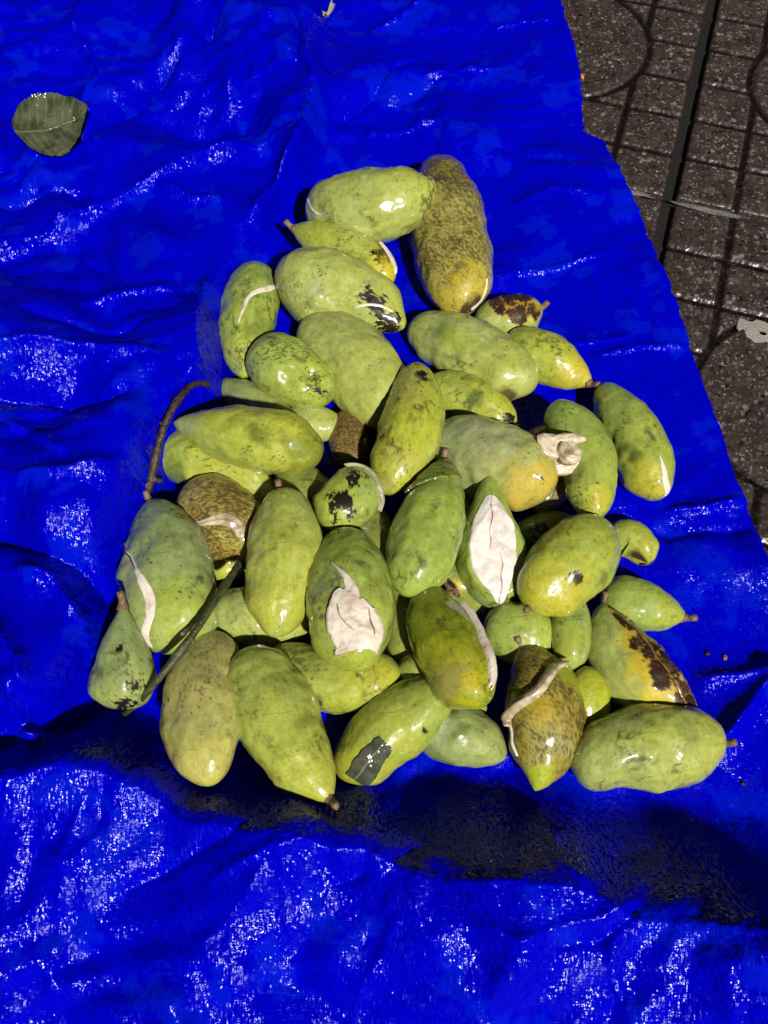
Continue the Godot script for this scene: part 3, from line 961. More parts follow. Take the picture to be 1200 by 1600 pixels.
	m = mango("grey green mango with black scabs, below the slim yellow green one", Vector3(-0.1207,0.0580,-0.2509), Vector3(-0.0524,0.0580,-0.2509), Vector3(0.0228,0.0580,-0.1996), 0.0442, 0.38, 0.62, "pale", {"spots":[[0.810,0.048,0.0160,1.00,"black"],[0.925,0.436,0.0175,1.00,"black"],[0.125,0.417,0.0262,0.60,"speck"],[0.395,-0.255,0.0218,0.35,"speck"],[0.370,0.258,0.0131,0.60,"grey"]], "dents":[[0.680,0.903,0.0175,0.0040]]})
	ribbon(m, "cracked_skin", [[0.735,0.479,0.0015], [0.800,0.218,0.0029], [0.875,-0.082,0.0029], [0.925,-0.192,0.0015]], "flesh", 0.0004, 0.0003, 0.0002)
	m = mango("upright mango with a cream slit, at the upper left of the heap", Vector3(-0.1500,0.0380,-0.3051), Vector3(-0.1567,0.0380,-0.2259), Vector3(-0.1542,0.0380,-0.1467), 0.0347, 0.41, 0.60, "green", {"spots":[[0.835,-0.612,0.0205,0.90,"speck"],[0.660,-0.646,0.0205,0.50,"darkgreen"]]})
	ribbon(m, "flesh_slit", [[0.185,-0.966,0.0022], [0.305,-0.725,0.0073], [0.380,-0.411,0.0066], [0.450,-0.127,0.0051], [0.555,-0.023,0.0037], [0.660,0.131,0.0015]], "flesh", 0.0004, 0.0006, 0.0003)
	m = mango("slim mango with dark cut tip between two larger mangoes right of centre", Vector3(0.0353,0.0320,-0.1322), Vector3(0.0948,0.0320,-0.1188), Vector3(0.1412,0.0320,-0.0860), 0.0282, 0.45, 0.55, "yellowgreen", {"stem":2, "spots":[[0.560,-0.045,0.0098,0.80,"darkgreen"],[0.925,-0.031,0.0084,1.00,"black"]]})
	m = mango("small mango with a rotten brown upper half, at the top right", Vector3(0.1045,0.0300,-0.2212), Vector3(0.1406,0.0300,-0.2341), Vector3(0.1832,0.0300,-0.2489), 0.0274, 0.45, 0.45, "pale", {"stem":2, "spots":[[0.510,-0.608,0.0163,1.00,"rotskin"],[0.670,-0.320,0.0178,1.00,"rotskin"],[0.585,0.128,0.0133,1.00,"rotskin"],[0.815,0.066,0.0096,1.00,"rotskin"],[0.890,-0.157,0.0089,0.70,"yellow"]], "dents":[[0.235,0.469,0.0104,0.0040]]})
	ribbon(m, "rotten_flesh", [[0.400,-0.771,0.0059], [0.535,-0.534,0.0163], [0.670,-0.203,0.0178], [0.755,0.060,0.0059]], "rot", 0.0004, -0.0012, 0.0016)
	m = mango("small yellowish mango pointing right, under the rotten topped small one", Vector3(0.1351,0.0320,-0.1945), Vector3(0.1837,0.0320,-0.1751), Vector3(0.2305,0.0320,-0.1407), 0.0297, 0.41, 0.72, "yellowgreen", {"stem":2, "spots":[[0.570,-0.340,0.0216,0.50,"speck"],[0.835,0.167,0.0187,0.60,"yellow"],[0.270,0.661,0.0187,0.50,"yellow"],[0.115,0.207,0.0144,0.50,"speck"]]})
	m = mango("large light green mango with bright green streaks, right of the pile centre", Vector3(0.0295,0.0300,-0.2231), Vector3(0.1016,0.0400,-0.1772), Vector3(0.1621,0.0500,-0.1251), 0.0361, 0.41, 0.42, "pale", {"spots":[[0.280,-0.070,0.0186,0.50,"darkgreen"],[0.415,0.003,0.0186,0.40,"yellowg"],[0.075,-0.381,0.0129,0.60,"speck"],[0.890,0.980,0.0115,0.90,"scar"],[0.600,0.846,0.0057,0.80,"black"]]})
	m = mango("crushed brown mango with shredded cream flesh at the right edge of the heap", Vector3(0.1476,0.0320,-0.0684), Vector3(0.1776,0.0320,-0.0410), Vector3(0.1551,0.0320,0.0156), 0.0300, 0.45, 0.55, "brown", {"brown":0.95})
	shred(m, Vector3(0.1597,0.0740,-0.0361), Vector3(0.0200,0.0070,0.0090), 0.50)
	shred(m, Vector3(0.1717,0.0840,-0.0303), Vector3(0.0140,0.0080,0.0220), 1.10)
	shred(m, Vector3(0.1828,0.0840,-0.0259), Vector3(0.0170,0.0110,0.0160), 2.00)
	shred(m, Vector3(0.1773,0.0740,-0.0154), Vector3(0.0200,0.0080,0.0100), 0.30)
	shred(m, Vector3(0.1835,0.0920,-0.0360), Vector3(0.0160,0.0040,0.0060), 0.15)
	m = mango("curved green mango bending down beside the crushed brown one", Vector3(0.1732,0.0660,-0.0903), Vector3(0.2056,0.0660,-0.0317), Vector3(0.2028,0.0660,0.0406), 0.0296, 0.38, 0.42, "green", {"spots":[[0.090,0.094,0.0157,0.60,"speck"],[0.905,0.693,0.0196,0.60,"speck"],[0.745,0.800,0.0104,0.60,"black"],[0.900,-0.187,0.0144,0.50,"yellow"]], "dents":[[0.600,0.942,0.0196,0.0040]]})
	m = mango("outermost mango on the right, lying by itself with split lower tip", Vector3(0.2388,0.0360,-0.1396), Vector3(0.2664,0.0360,-0.0660), Vector3(0.2844,0.0360,0.0028), 0.0324, 0.56, 0.50, "green", {"spots":[[0.590,0.666,0.0109,0.80,"darkgreen"],[0.670,0.487,0.0096,0.80,"darkgreen"],[0.890,0.429,0.0232,0.50,"yellow"],[0.055,-0.028,0.0109,0.50,"grey"]]})
	ribbon(m, "flesh_slit", [[0.740,-0.293,0.0014], [0.850,-0.340,0.0055], [0.940,-0.472,0.0075], [0.990,-0.980,0.0041]], "flesh", 0.0006, 0.0006, 0.0004)
	m = mango("large greyish mango with waxy sheen and orange lower side behind the cut one", Vector3(0.0376,0.0320,-0.0605), Vector3(0.1112,0.0520,-0.0321), Vector3(0.1666,0.0720,0.0096), 0.0436, 0.41, 0.45, "greyg", {"spots":[[0.915,0.502,0.0331,0.60,"orange"],[0.585,-0.700,0.0265,0.50,"grey"],[0.345,-0.691,0.0238,0.40,"grey"],[0.925,-0.047,0.0093,0.70,"black"]]})
	m = mango("small hooked mango with a brown hole, right edge of the heap", Vector3(0.2292,0.0240,0.0481), Vector3(0.2528,0.0240,0.0424), Vector3(0.2670,0.0240,0.0694), 0.0210, 0.38, 0.35, "yellowgreen", {"spots":[[0.895,0.980,0.0092,1.00,"scar"]], "dents":[[0.945,0.980,0.0105,0.0080]]})
	m = mango("smooth green mango with its stem pointing right, above the black rotten one", Vector3(0.2134,0.0300,0.1095), Vector3(0.2518,0.0300,0.1162), Vector3(0.2950,0.0300,0.1301), 0.0259, 0.41, 0.65, "green", {"stem":2})
	m = mango("big smooth light green mango at the lower right corner of the heap", Vector3(0.1702,0.0400,0.2800), Vector3(0.2359,0.0400,0.2575), Vector3(0.3084,0.0400,0.2530), 0.0381, 0.38, 0.40, "pale", {"stem":2, "spots":[[0.725,-0.544,0.0127,0.35,"darkgreen"],[0.530,-0.442,0.0150,0.30,"yellowg"]], "dents":[[0.235,0.980,0.0289,0.0100]]})
	m = mango("mango with a long black rotten gash edged in yellow, near the right side", Vector3(0.2159,0.0360,0.1150), Vector3(0.2328,0.0360,0.1824), Vector3(0.2903,0.0360,0.2206), 0.0324, 0.68, 0.62, "pale", {"stem":1, "spots":[[0.605,-0.297,0.0242,1.00,"yellow"],[0.825,0.039,0.0218,1.00,"yellow"],[0.340,-0.463,0.0157,0.90,"yellow"],[0.190,-0.903,0.0133,1.00,"rotskin"],[0.370,-0.846,0.0169,1.00,"rotskin"],[0.555,-0.842,0.0169,1.00,"rotskin"],[0.700,-0.750,0.0169,1.00,"rotskin"],[0.885,-0.417,0.0145,1.00,"rotskin"],[0.960,-0.042,0.0121,1.00,"rotskin"],[0.045,-0.897,0.0085,0.80,"rotskin"]]})
	ribbon(m, "rotten_gash", [[0.025,-0.796,0.0048], [0.130,-0.772,0.0109], [0.300,-0.917,0.0157], [0.585,-0.887,0.0206], [0.810,-0.853,0.0218], [0.930,-0.523,0.0145], [0.975,-0.153,0.0048]], "rot", 0.0008, -0.0010, 0.0022)
	m = mango("light green mango lying crosswise under the middle left mangoes", Vector3(-0.1695,0.0340,0.1275), Vector3(-0.1212,0.0340,0.1328), Vector3(-0.0673,0.0340,0.1275), 0.0314, 0.41, 0.50, "pale", {})
	m = mango("speckled mango lying crosswise under the torn white fleshed mango", Vector3(-0.1110,0.0260,0.1650), Vector3(-0.0445,0.0460,0.1956), Vector3(0.0128,0.0660,0.1880), 0.0318, 0.41, 0.45, "yellowgreen", {"spots":[[0.100,-0.472,0.0238,0.50,"speck"],[0.370,-0.147,0.0178,0.40,"speck"],[0.425,0.478,0.0095,0.70,"scar"]]})
	stuck_leaf(m, "olive leaf scrap stuck on the crosswise speckled mango", [[0.295,0.311,0.0024], [0.365,0.408,0.0083], [0.430,0.530,0.0119], [0.490,0.530,0.0036]], 0.0009)
	m = mango("largest blue green mango, split by a long cream slit, on the left", Vector3(-0.2354,0.0600,0.0164), Vector3(-0.2081,0.0600,0.0978), Vector3(-0.2071,0.0600,0.1741), 0.0450, 0.59, 0.45, "bluegreen", {"stem":1, "spots":[[0.815,-0.503,0.0308,0.50,"yellowg"],[0.415,0.071,0.0160,0.35,"speck"],[0.700,-0.469,0.0148,0.35,"speck"]]})
	ribbon(m, "flesh_slit", [[0.235,0.900,0.0012], [0.350,0.701,0.0031], [0.490,0.497,0.0049], [0.625,0.314,0.0099], [0.750,0.211,0.0117], [0.870,0.318,0.0086], [0.990,0.676,0.0092]], "flesh", 0.0004, 0.0008, 0.0005)
	ribbon(m, "dark_crack", [[0.265,0.844,0.0007], [0.390,0.638,0.0015], [0.525,0.459,0.0012]], "rot", 0.0016, 0.0002, 0.0002)
	m = mango("teardrop mango with black specks at the far left bottom of the heap", Vector3(-0.2385,0.0895,0.1360), Vector3(-0.2364,0.0720,0.1837), Vector3(-0.2386,0.0545,0.2250), 0.0281, 0.99, 0.42, "bluegreen", {"stem":1, "spots":[[0.615,-0.479,0.0128,0.70,"speck"],[0.705,-0.545,0.0105,0.90,"black"],[0.380,-0.047,0.0058,0.80,"black"],[0.870,-0.359,0.0209,0.50,"speck"],[0.600,0.629,0.0058,0.60,"darkgreen"],[0.940,-0.337,0.0139,0.90,"black"]]})
	m = mango("grey green mango with dark wet patches along the lower edge", Vector3(0.0265,0.0340,0.2331), Vector3(0.0675,0.0340,0.2419), Vector3(0.1102,0.0340,0.2649), 0.0314, 0.41, 0.60, "bluegreen", {"spots":[[0.300,-0.314,0.0141,0.70,"grey"],[0.355,-0.743,0.0106,0.80,"darkgreen"],[0.505,-0.212,0.0094,0.60,"darkgreen"]]})
	m = mango("plump mango with a leaf scrap on it, at the bottom middle", Vector3(0.0592,0.0760,0.2119), Vector3(0.0069,0.0560,0.2426), Vector3(-0.0390,0.0360,0.2827), 0.0318, 0.45, 0.45, "yellowgreen", {"spots":[[0.285,-0.502,0.0040,0.90,"black"]]})
	stuck_leaf(m, "dark grey leaf scrap stuck on the plump mango at bottom middle", [[0.550,-0.019,0.0172], [0.635,-0.069,0.0218], [0.760,-0.154,0.0252], [0.910,-0.331,0.0206]], 0.0010)
	m = mango("lime green mango showing as a crescent right of the brown split one", Vector3(0.1826,0.0520,0.1869), Vector3(0.1874,0.0320,0.2208), Vector3(0.1614,0.0120,0.2667), 0.0214, 0.45, 0.55, "lime", {})
	m = mango("russet brown mango with a curled cream peel ridge across it", Vector3(0.1285,0.0440,0.1617), Vector3(0.1477,0.0440,0.2237), Vector3(0.1330,0.0440,0.2949), 0.0362, 0.77, 0.78, "russet", {"brown":0.85, "stem":1, "spots":[[0.330,-0.833,0.0152,0.70,"yellowg"],[0.960,0.091,0.0141,0.80,"yellowg"],[0.540,0.209,0.0199,0.50,"yellow"]]})
	ribbon(m, "peel_ridge", [[0.255,-0.910,0.0035], [0.265,-0.533,0.0082], [0.335,-0.093,0.0100], [0.410,0.217,0.0106], [0.485,0.679,0.0117], [0.580,0.980,0.0106], [0.660,0.980,0.0053]], "peelpale", 0.0028, 0.0045, 0.0012)
	ribbon(m, "peel_edge", [[0.635,0.980,0.0029], [0.740,0.980,0.0035], [0.855,0.980,0.0023]], "flesh", 0.0010, 0.0010, 0.0004)
	m = mango("dark streaked yellow green mango tucked under the long mango on the left", Vector3(-0.2336,0.0360,-0.0288), Vector3(-0.1857,0.0360,-0.0410), Vector3(-0.1134,0.0360,0.0102), 0.0341, 0.38, 0.50, "yellowgreen", {"spots":[[0.165,0.425,0.0297,0.60,"darkgreen"],[0.630,-0.041,0.0270,0.40,"speck"]]})
	m = mango("long smooth mango with a dark green smudge, beside the brown twig", Vector3(-0.2161,0.0760,-0.0653), Vector3(-0.1400,0.0760,-0.0470), Vector3(-0.0614,0.0760,-0.0305), 0.0342, 0.72, 0.45, "yellowgreen", {"spots":[[0.610,-0.135,0.0117,0.70,"darkgreen"],[0.920,0.070,0.0287,0.50,"darkgreen"],[0.125,-0.260,0.0195,0.50,"grey"],[0.695,0.141,0.0260,0.30,"speck"]]})
	m = mango("brown speckled mango with a torn cream seam, on top at left", Vector3(-0.2104,0.0400,0.0063), Vector3(-0.1640,0.0400,0.0282), Vector3(-0.1177,0.0400,0.0636), 0.0389, 0.38, 0.42, "brownspeck", {"brown":0.8})
	ribbon(m, "torn_seam", [[0.100,0.680,0.0020], [0.265,0.488,0.0046], [0.405,0.366,0.0059], [0.535,0.084,0.0104], [0.645,-0.136,0.0143], [0.755,-0.170,0.0130], [0.835,0.051,0.0078]], "peelpale", 0.0003, 0.0005, 0.0008)
	m = mango("big pale smooth mango at the centre of the upper heap", Vector3(-0.0942,0.0440,-0.2140), Vector3(-0.0304,0.0440,-0.1579), Vector3(0.0041,0.0440,-0.0803), 0.0422, 0.41, 0.42, "pale", {"spots":[[0.200,-0.725,0.0283,0.25,"brownish"]]})
	m = mango("bumpy wrinkled small mango with dark veins left of the big pale one", Vector3(-0.1428,0.0620,-0.1722), Vector3(-0.1048,0.0520,-0.1471), Vector3(-0.0556,0.0420,-0.1172), 0.0360, 0.41, 0.42, "green", {"spots":[[0.330,-0.358,0.0293,0.95,"speck"],[0.840,-0.212,0.0237,0.85,"speck"],[0.575,-0.565,0.0237,0.75,"speck"],[0.875,0.051,0.0154,0.60,"black"]], "dents":[[0.755,-0.256,0.0126,0.0090],[0.575,-0.565,0.0098,0.0050],[0.605,0.311,0.0112,0.0030]]})
	m = mango("cupped mango half with black scabs and pale peel rim, in the centre", Vector3(-0.0142,0.0660,-0.0146), Vector3(-0.0350,0.0660,0.0180), Vector3(-0.0596,0.0660,0.0476), 0.0289, 0.38, 0.42, "green", {"spots":[[0.685,0.200,0.0178,1.00,"black"],[0.375,0.254,0.0127,1.00,"black"],[0.895,-0.304,0.0089,0.80,"black"]]})
	ribbon(m, "peel_rim", [[0.180,0.937,0.0025], [0.090,0.495,0.0045], [0.130,-0.248,0.0064], [0.250,-0.706,0.0070], [0.400,-0.980,0.0032]], "fleshgrey", 0.0020, 0.0020, 0.0006)
	m = mango("torn mango with white flesh bared at its lower end", Vector3(-0.0391,0.0600,0.0517), Vector3(-0.0327,0.0800,0.1250), Vector3(-0.0212,0.1000,0.1978), 0.0422, 0.45, 0.42, "green", {"spots":[[0.250,0.005,0.0178,0.30,"yellowg"],[0.625,0.339,0.0297,0.20,"grey"]], "dents":[[0.850,-0.077,0.0273,0.0060]]})
	ribbon(m, "torn_flesh", [[0.415,0.246,0.0012], [0.525,0.008,0.0048], [0.625,-0.126,0.0131], [0.680,-0.045,0.0333], [0.760,-0.024,0.0499], [0.835,-0.084,0.0582], [0.910,-0.153,0.0630], [0.960,-0.145,0.0618]], "flesh", 0.0008, 0.0012, 0.0013)
	ribbon(m, "flesh_crack", [[0.715,0.201,0.0004], [0.780,0.202,0.0009], [0.830,0.091,0.0011], [0.865,-0.071,0.0006]], "fleshdark", 0.0036, 0.0002, 0.0003)
	ribbon(m, "flesh_crack", [[0.765,-0.489,0.0004], [0.830,-0.553,0.0007], [0.895,-0.687,0.0004]], "fleshdark", 0.0036, 0.0002, 0.0003)
	m = mango("pale khaki mango peppered with black dots, lower left of the heap", Vector3(-0.1558,0.0450,0.1506), Vector3(-0.1635,0.0600,0.2246), Vector3(-0.1437,0.0750,0.2933), 0.0368, 0.41, 0.50, "khakipale", {"spots":[[0.365,-0.100,0.0253,0.90,"dots"],[0.235,-0.448,0.0230,0.80,"dots"],[0.480,0.254,0.0196,0.70,"dots"],[0.265,0.054,0.0368,0.40,"brownish"]]})
	m = mango("long clean yellow green mango pointing down, lowest at front left", Vector3(-0.1263,0.0560,0.1698), Vector3(-0.0881,0.0660,0.2459), Vector3(-0.0442,0.0760,0.3081), 0.0372, 0.41, 0.70, "yellowpale", {"stem":2, "spots":[[0.575,-0.834,0.0102,0.50,"darkgreen"],[0.715,-0.746,0.0113,0.30,"darkgreen"]]})
	m = mango("dark green mango with a cream peeled band down its right side", Vector3(0.0377,0.0660,0.1080), Vector3(0.0574,0.0860,0.1773), Vector3(0.0870,0.1060,0.2319), 0.0331, 0.56, 0.50, "darklime", {"spots":[[0.775,0.381,0.0195,0.60,"brownish"],[0.890,-0.103,0.0103,0.60,"yellow"],[0.875,-0.721,0.0126,0.50,"speck"]]})
	ribbon(m, "peeled_band", [[0.265,-0.934,0.0017], [0.460,-0.980,0.0075], [0.655,-0.980,0.0109], [0.815,-0.980,0.0120], [0.920,-0.980,0.0109], [0.965,-0.883,0.0057]], "flesh", 0.0020, 0.0030, 0.0006)
	m = mango("clean light mango standing upright, left of the torn white one", Vector3(-0.1033,0.0740,0.0121), Vector3(-0.0938,0.0740,0.0903), Vector3(-0.1031,0.0740,0.1632), 0.0358, 0.45, 0.55, "yellowpale", {"stem":1})
	m = mango("plump mango tilted left with black scab, on the right side of the heap", Vector3(0.2260,0.0660,0.0586), Vector3(0.1816,0.0660,0.0856), Vector3(0.1358,0.0660,0.1325), 0.0374, 0.41, 0.42, "yellowgreen", {"stem":2, "spots":[[0.685,-0.266,0.0099,1.00,"black"],[0.860,-0.445,0.0271,0.40,"yellow"],[0.435,-0.710,0.0086,0.50,"scar"]]})
	m = mango("bright yellow green mango with black dots, lying over the big pale central one", Vector3(0.0314,0.0720,-0.1413), Vector3(0.0277,0.0720,-0.0616), Vector3(-0.0038,0.0720,0.0139), 0.0332, 0.56, 0.55, "yellow", {"spots":[[0.185,-0.141,0.0158,0.90,"black"],[0.210,0.617,0.0237,0.60,"dots"],[0.265,0.443,0.0263,0.40,"dots"],[0.705,0.980,0.0079,1.00,"black"],[0.850,-0.061,0.0198,0.40,"dots"],[0.955,0.026,0.0132,0.60,"brownish"]]})
	m = mango("clean leaf shaped mango with a folded wet peel over its top", Vector3(0.0613,0.0660,-0.0287), Vector3(0.0447,0.0760,0.0474), Vector3(0.0189,0.0860,0.1272), 0.0358, 0.77, 0.55, "green2", {"stem":1})
	stuck_leaf(m, "torn flap of wet green peel folded over the top of the leaf shaped mango", [[0.385,0.980,0.0099], [0.300,0.848,0.0224], [0.210,0.410,0.0311], [0.130,-0.298,0.0311], [0.095,-0.980,0.0149]], 0.0022)
	m = mango("mango sliced open showing its flat white cut face, right of centre", Vector3(0.1075,0.0780,-0.0161), Vector3(0.1046,0.0580,0.0563), Vector3(0.1125,0.0380,0.1237), 0.0331, 1.22, 0.62, "green2", {"cut":[0.62], "stem":1})
	ribbon(m, "cut_face", [[0.230,0.040,0.0088], [0.305,0.024,0.0277], [0.410,0.027,0.0466], [0.535,0.050,0.0529], [0.655,0.053,0.0517], [0.765,0.037,0.0403], [0.865,-0.018,0.0227], [0.965,-0.032,0.0076]], "white", 0.0006, 0.0002, 0.0006)
	ribbon(m, "seed_slit", [[0.220,-0.086,0.0004], [0.290,0.025,0.0009], [0.370,-0.029,0.0014], [0.465,0.079,0.0008], [0.535,0.050,0.0010], [0.595,0.108,0.0004]], "fleshdark", 0.0012, 0.0001, 0.0003)
	ribbon(m, "seed_slit", [[0.620,-0.173,0.0004], [0.700,-0.213,0.0009], [0.780,-0.138,0.0014], [0.860,-0.144,0.0015], [0.965,0.064,0.0013]], "fleshdark", 0.0012, 0.0001, 0.0003)


# -------------------------------------------------------------------- stalks, leaves, crumbs
func tube_mesh(pts: PackedVector3Array, rad: PackedFloat32Array, sides: int, c0: Color, c1: Color, rough: float) -> ArrayMesh:
	var p := PackedVector3Array()
	var col := PackedColorArray()
	var n := pts.size()
	for j in range(-1, n + 1):
		var k := clampi(j, 0, n - 1)
		var t := (pts[mini(k + 1, n - 1)] - pts[maxi(k - 1, 0)]).normalized()
		var side := t.cross(Vector3(0.13, 0.97, 0.21)).normalized()
		var up := side.cross(t)
		for i in sides + 1:
			var th := TAU * (i % sides) / sides
			var d := side * cos(th) + up * sin(th)
			var r := 0.00001 if j < 0 or j == n else rad[k] + rough * n_mid.get_noise_3dv((pts[k] + d * rad[k]) * 6.0)
			p.append(pts[k] + d * r)
			col.append(c0.lerp(c1, clampf(0.5 + n_mid.get_noise_3dv((pts[k] + d * rad[k]) * 4.0) * 1.5, 0, 1)))
	return grid_mesh(p, n + 2, sides + 1, true, col)


func smooth_path(pts: Array, per: int) -> PackedVector3Array:
	var out := PackedVector3Array()
	for k in pts.size() - 1:
		for t in per:
			out.append(pts[k].cubic_interpolate(pts[k + 1], pts[maxi(k - 1, 0)], pts[mini(k + 2, pts.size() - 1)], t / float(per)))
	out.append(pts[-1])
	return out


func stalk(called: String, label: String, group: String, pts: Array, r0: float, r1: float, c0: Color, c1: Color, shoots: Array, shoot_name: String) -> void:
	var root := Node3D.new()
	root.name = numbered(called)
	root.position = pts[0]
	tag(root, label, called, group)
	add_child(root)
	var path := smooth_path(pts, 8)
	var rad := PackedFloat32Array()
	for k in path.size():
		path[k] -= root.position
		var f := k / (path.size() - 1.0)
		rad.append(lerpf(r0, r1, f) * (1.0 + 0.35 * exp(-pow((fmod(f * 3.0, 1.0) - 0.5) * 9.0, 2.0))))
	part("stalk", tube_mesh(path, rad, 10, c0, c1, 0.0009), bark_mat, root, true)
	for s in shoots:
		var q := PackedVector3Array()
		var rr := PackedFloat32Array()
		for k in 5:
			q.append(s[0].lerp(s[1], k / 4.0) - root.position)
			rr.append(lerpf(r1 * 0.85, r1 * 0.7, k / 4.0))
		part(shoot_name, tube_mesh(q, rr, 8, c1, c1 * 1.6, 0.0008), bark_mat, root, true)


func leaf(label: String, at: Vector3, turn: float, length: float, width: float, droop: float, ca: Color, cb: Color, group: String, scrap := false) -> void:
	var root := Node3D.new()
	root.name = numbered("leaf")
	root.position = at
	root.rotation = Vector3(0.20, turn, 0)
	tag(root, label, "leaf", group)
	add_child(root)
	var rows := 61
	var cols := 41
	var p := PackedVector3Array()
	var col := PackedColorArray()
	for j in rows:
		var s := clampf(j / (rows - 1.0), 0.002, 0.998)
		var w := width * 0.5 * prof(s, 0.72, 0.95)
		if scrap: w = width * 0.5 * (0.75 + 0.25 * sin(s * 9.0))
		for i in cols:
			var v := i / (cols - 1.0) * 2.0 - 1.0
			var edge := 1.0 + 0.05 * n_mid.get_noise_2d(s * 2.2, signf(v) * 4.0)
			var x := (s - 0.5) * length
			var zz := v * w * edge
			# veins leave the midrib at a slant; the blade sinks along each
			var ph := fposmod((s - absf(v) * 0.16) * 9.0, 1.0)
			var vein := exp(-pow((ph - 0.5) * 9.0, 2.0)) * smoothstep(0.05, 0.3, absf(v))
			var y := 0.004 + droop * (absf(v) * absf(v) * 0.012 - 0.006 * sin(s * PI)) + 0.004 * n_soft.get_noise_2d(x * 2.0, zz * 2.0) - 0.0010 * vein - 0.0012 * exp(-v * v * 90.0)
			y += 0.010 * pow(s - 0.45, 2.0) * 4.0
			p.append(Vector3(x, y, zz))
			var c := ca.lerp(cb, smoothstep(-0.35, 0.35, n_mid.get_noise_2d(x * 0.7, zz * 0.7)))
			c = c.lerp(cb * 1.5, 0.55 * vein)
			col.append(c)
	part("blade", grid_mesh(p, rows, cols, false, col), leaf_mat, root, true)
	var rib := PackedVector3Array()
	var rad := PackedFloat32Array()
	for k in 16:
		var s := k / 15.0
		rib.append(p[int(s * (rows - 1)) * cols + cols / 2] + Vector3(0, 0.0004, 0))
		rad.append(lerpf(0.0013, 0.0005, s))
	part("midrib", tube_mesh(rib, rad, 7, cb, cb * 1.5, 0.0002), leaf_mat, root, true)


func stuck_leaf(m: Dictionary, label: String, line: Array, lift: float) -> void:
	var o := part("leaf", ribbon_mesh(m, line, "peel" if "peel" in label else "leaf", lift, 0.0006, 0.0012, Vector3.ZERO), leaf_mat, self)
	tag(o, label, "leaf", "wet leaves and leaf scraps")


func blob_mesh(size: Vector3, c: Color, at: Vector3) -> ArrayMesh:
	var p := PackedVector3Array()
	var col := PackedColorArray()
	for j in 13:
		for i in 25:
			var th := PI * j / 12.0
			var ph := TAU * (i % 24) / 24.0
			var d := Vector3(sin(th) * cos(ph), cos(th), sin(th) * sin(ph))
			p.append(d * size * (1.0 + 0.7 * n_mid.get_noise_3dv(d * 0.03 + at * 7.0)))
			col.append(c)
	return grid_mesh(p, 13, 25, true, col)


func crumb(label: String, at: Vector3, size: Vector3, c: Color) -> void:
	var p := PackedVector3Array()
	var col := PackedColorArray()
	for j in 9:
		for i in 13:
			var th := PI * j / 8.0
			var ph := TAU * (i % 12) / 12.0
			var d := Vector3(sin(th) * cos(ph), cos(th), sin(th) * sin(ph))
			p.append(d * size * (1.0 + 0.5 * n_mid.get_noise_3dv(d * 0.03 + at * 7.0)))
			col.append(c)
	var o := part("crumb", grid_mesh(p, 9, 13, true, col), bark_mat, self)
	o.position = at
	tag(o, label, "crumb", "crumbs of dirt on the tarpaulin")


# A torn, curled lobe of pale flesh hanging from a crushed mango.
func shred(m: Dictionary, at: Vector3, size: Vector3, turn: float) -> void:
	var p := PackedVector3Array()
	var col := PackedColorArray()
	var root: Node3D = m.root
	var spin := Basis.from_euler(Vector3(0.5, turn, 0.25 - turn * 0.2))
	for j in 25:
		for i in 33:
			var th := PI * clampf(j / 24.0, 0.001, 0.999)
			var ph := TAU * (i % 32) / 32.0
			var d := Vector3(sin(th) * cos(ph), cos(th), sin(th) * sin(ph))
			var n1 := n_mid.get_noise_3dv(d * 0.022 + at * 3.0)
			var q := d * size * (1.0 + 0.28 * n1)
			q.y += 0.35 * size.y * (q.x / size.x) * (q.x / size.x) * 1.6
			q.x += 0.25 * size.x * sin(q.z / size.z * 2.0)
			p.append(spin * q + at - m.base)
			var c := Color(.52, .44, .31).lerp(Color(.27, .19, .11), smoothstep(0.05, 0.5, n1 + 0.3 * n_fine.get_noise_3dv(d * 0.01 + at)))
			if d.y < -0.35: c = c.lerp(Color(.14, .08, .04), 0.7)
			col.append(c)
	part("flesh_shred", grid_mesh(p, 25, 33, true, col), flesh_mat, root)


func ground_at(x: float, z: float) -> float:
	var j := clampi(gz.bsearch(z), 1, nz - 1)
	var i := 0
	while i < nx - 1 and gx[j * nx + i] < x: i += 1
	return maxf(gh[j * nx + i], 0.004)


func on_sheet(q: Vector3, up := 0.0) -> Vector3:
	return Vector3(q.x, ground_at(q.x, q.z) + up, q.z)


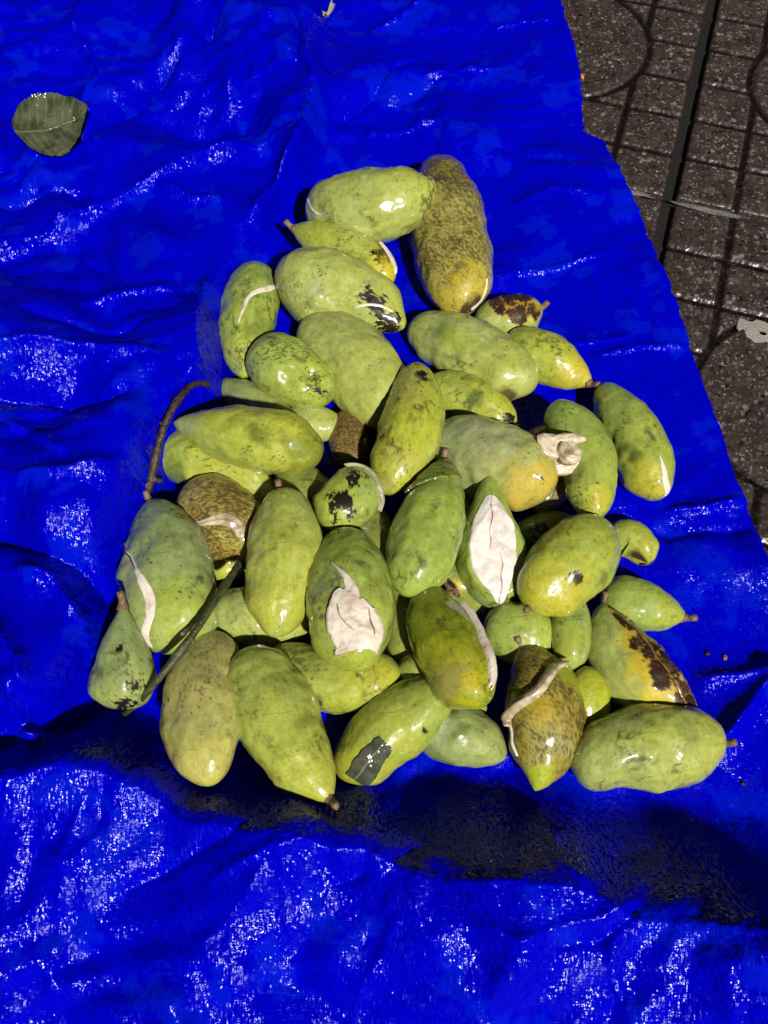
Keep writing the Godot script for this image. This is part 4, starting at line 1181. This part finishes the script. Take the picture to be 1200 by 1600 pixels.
func build_litter() -> void:
	stalk("twig", "dark brown bare twig arching between the blue sheet and the long mango", "", [Vector3(-0.2366,0.0620,0.0073), Vector3(-0.2293,0.0780,-0.0227), Vector3(-0.2213,0.0900,-0.0506), Vector3(-0.2110,0.0920,-0.0797), Vector3(-0.1999,0.0820,-0.1068), Vector3(-0.1915,0.0620,-0.1220), Vector3(-0.1861,0.0400,-0.1269)], .0040, .0032, Color(.010, .007, .008), Color(.055, .032, .018), [[Vector3(-0.2168,0.0900,-0.0566), Vector3(-0.2256,0.0900,-0.0551)], [Vector3(-0.2330,0.0700,-0.0000), Vector3(-0.2409,0.0660,0.0065)], [Vector3(-0.2321,0.0700,-0.0030), Vector3(-0.2256,0.0600,-0.0054)]], "side_shoot")
	stalk("stalk", "smooth green stalk lying slantwise below the largest slit mango", "", [Vector3(-0.1401,0.0600,0.0844), Vector3(-0.1506,0.0860,0.1241), Vector3(-0.1671,0.1000,0.1657), Vector3(-0.1919,0.0940,0.2007), Vector3(-0.2180,0.0660,0.2186), Vector3(-0.2451,0.0220,0.2233)], .0037, .0029, Color(.022, .027, .009), Color(.060, .070, .022), [[Vector3(-0.1709,0.1000,0.1728), Vector3(-0.1671,0.1000,0.1781)]], "bud_scar")
	leaf("grey green fallen leaf lying by itself on the upper left of the blue sheet", on_sheet(Vector3(-0.4180,0.0450,-0.5161), .014), .40, .096, .098, .6, Color(.034, .042, .022), Color(.078, .086, .048), "wet leaves and leaf scraps")
	leaf("small curled dry leaf scrap on the blue sheet above the heap", on_sheet(Vector3(-0.0823,0.0060,-0.8000), .002), .8, .020, .009, .4, Color(.16, .14, .10), Color(.30, .28, .22), "wet leaves and leaf scraps", true)
	for e in [["black crumb of dirt on the sheet beside the mango with the rotten gash", Vector3(0.3182,0.0060,0.1589), Vector3(.003, .002, .0025), Color(.008, .007, .006)], ["small brown crumb right of the black crumb on the sheet", Vector3(0.3345,0.0060,0.1634), Vector3(.002, .0015, .003), Color(.24, .10, .05)], ["tiny dark crumb below the stem of the big corner mango", Vector3(0.3316,0.0060,0.2829), Vector3(.0022, .002, .002), Color(.02, .018, .015)], ["little tan crumb at the torn right edge of the sheet", Vector3(0.2759,0.0030,-0.6702), Vector3(.003, .003, .004), Color(.42, .17, .06)]]:
		crumb(e[0], on_sheet(e[1], .001), e[2], e[3])
	var gum := part("gum_spot", tube_mesh(PackedVector3Array([Vector3(0, -.001, 0), Vector3(0, .0015, 0), Vector3(0, .0022, 0)]), PackedFloat32Array([.0075, .0070, .0045]), 20, Color(.012, .010, .010), Color(.018, .016, .015), .0006), bark_mat, self)
	gum.position = Vector3(0.4162,0.0000,-0.1208)
	tag(gum, "round black gum spot trodden onto the pavement tile", "gum")
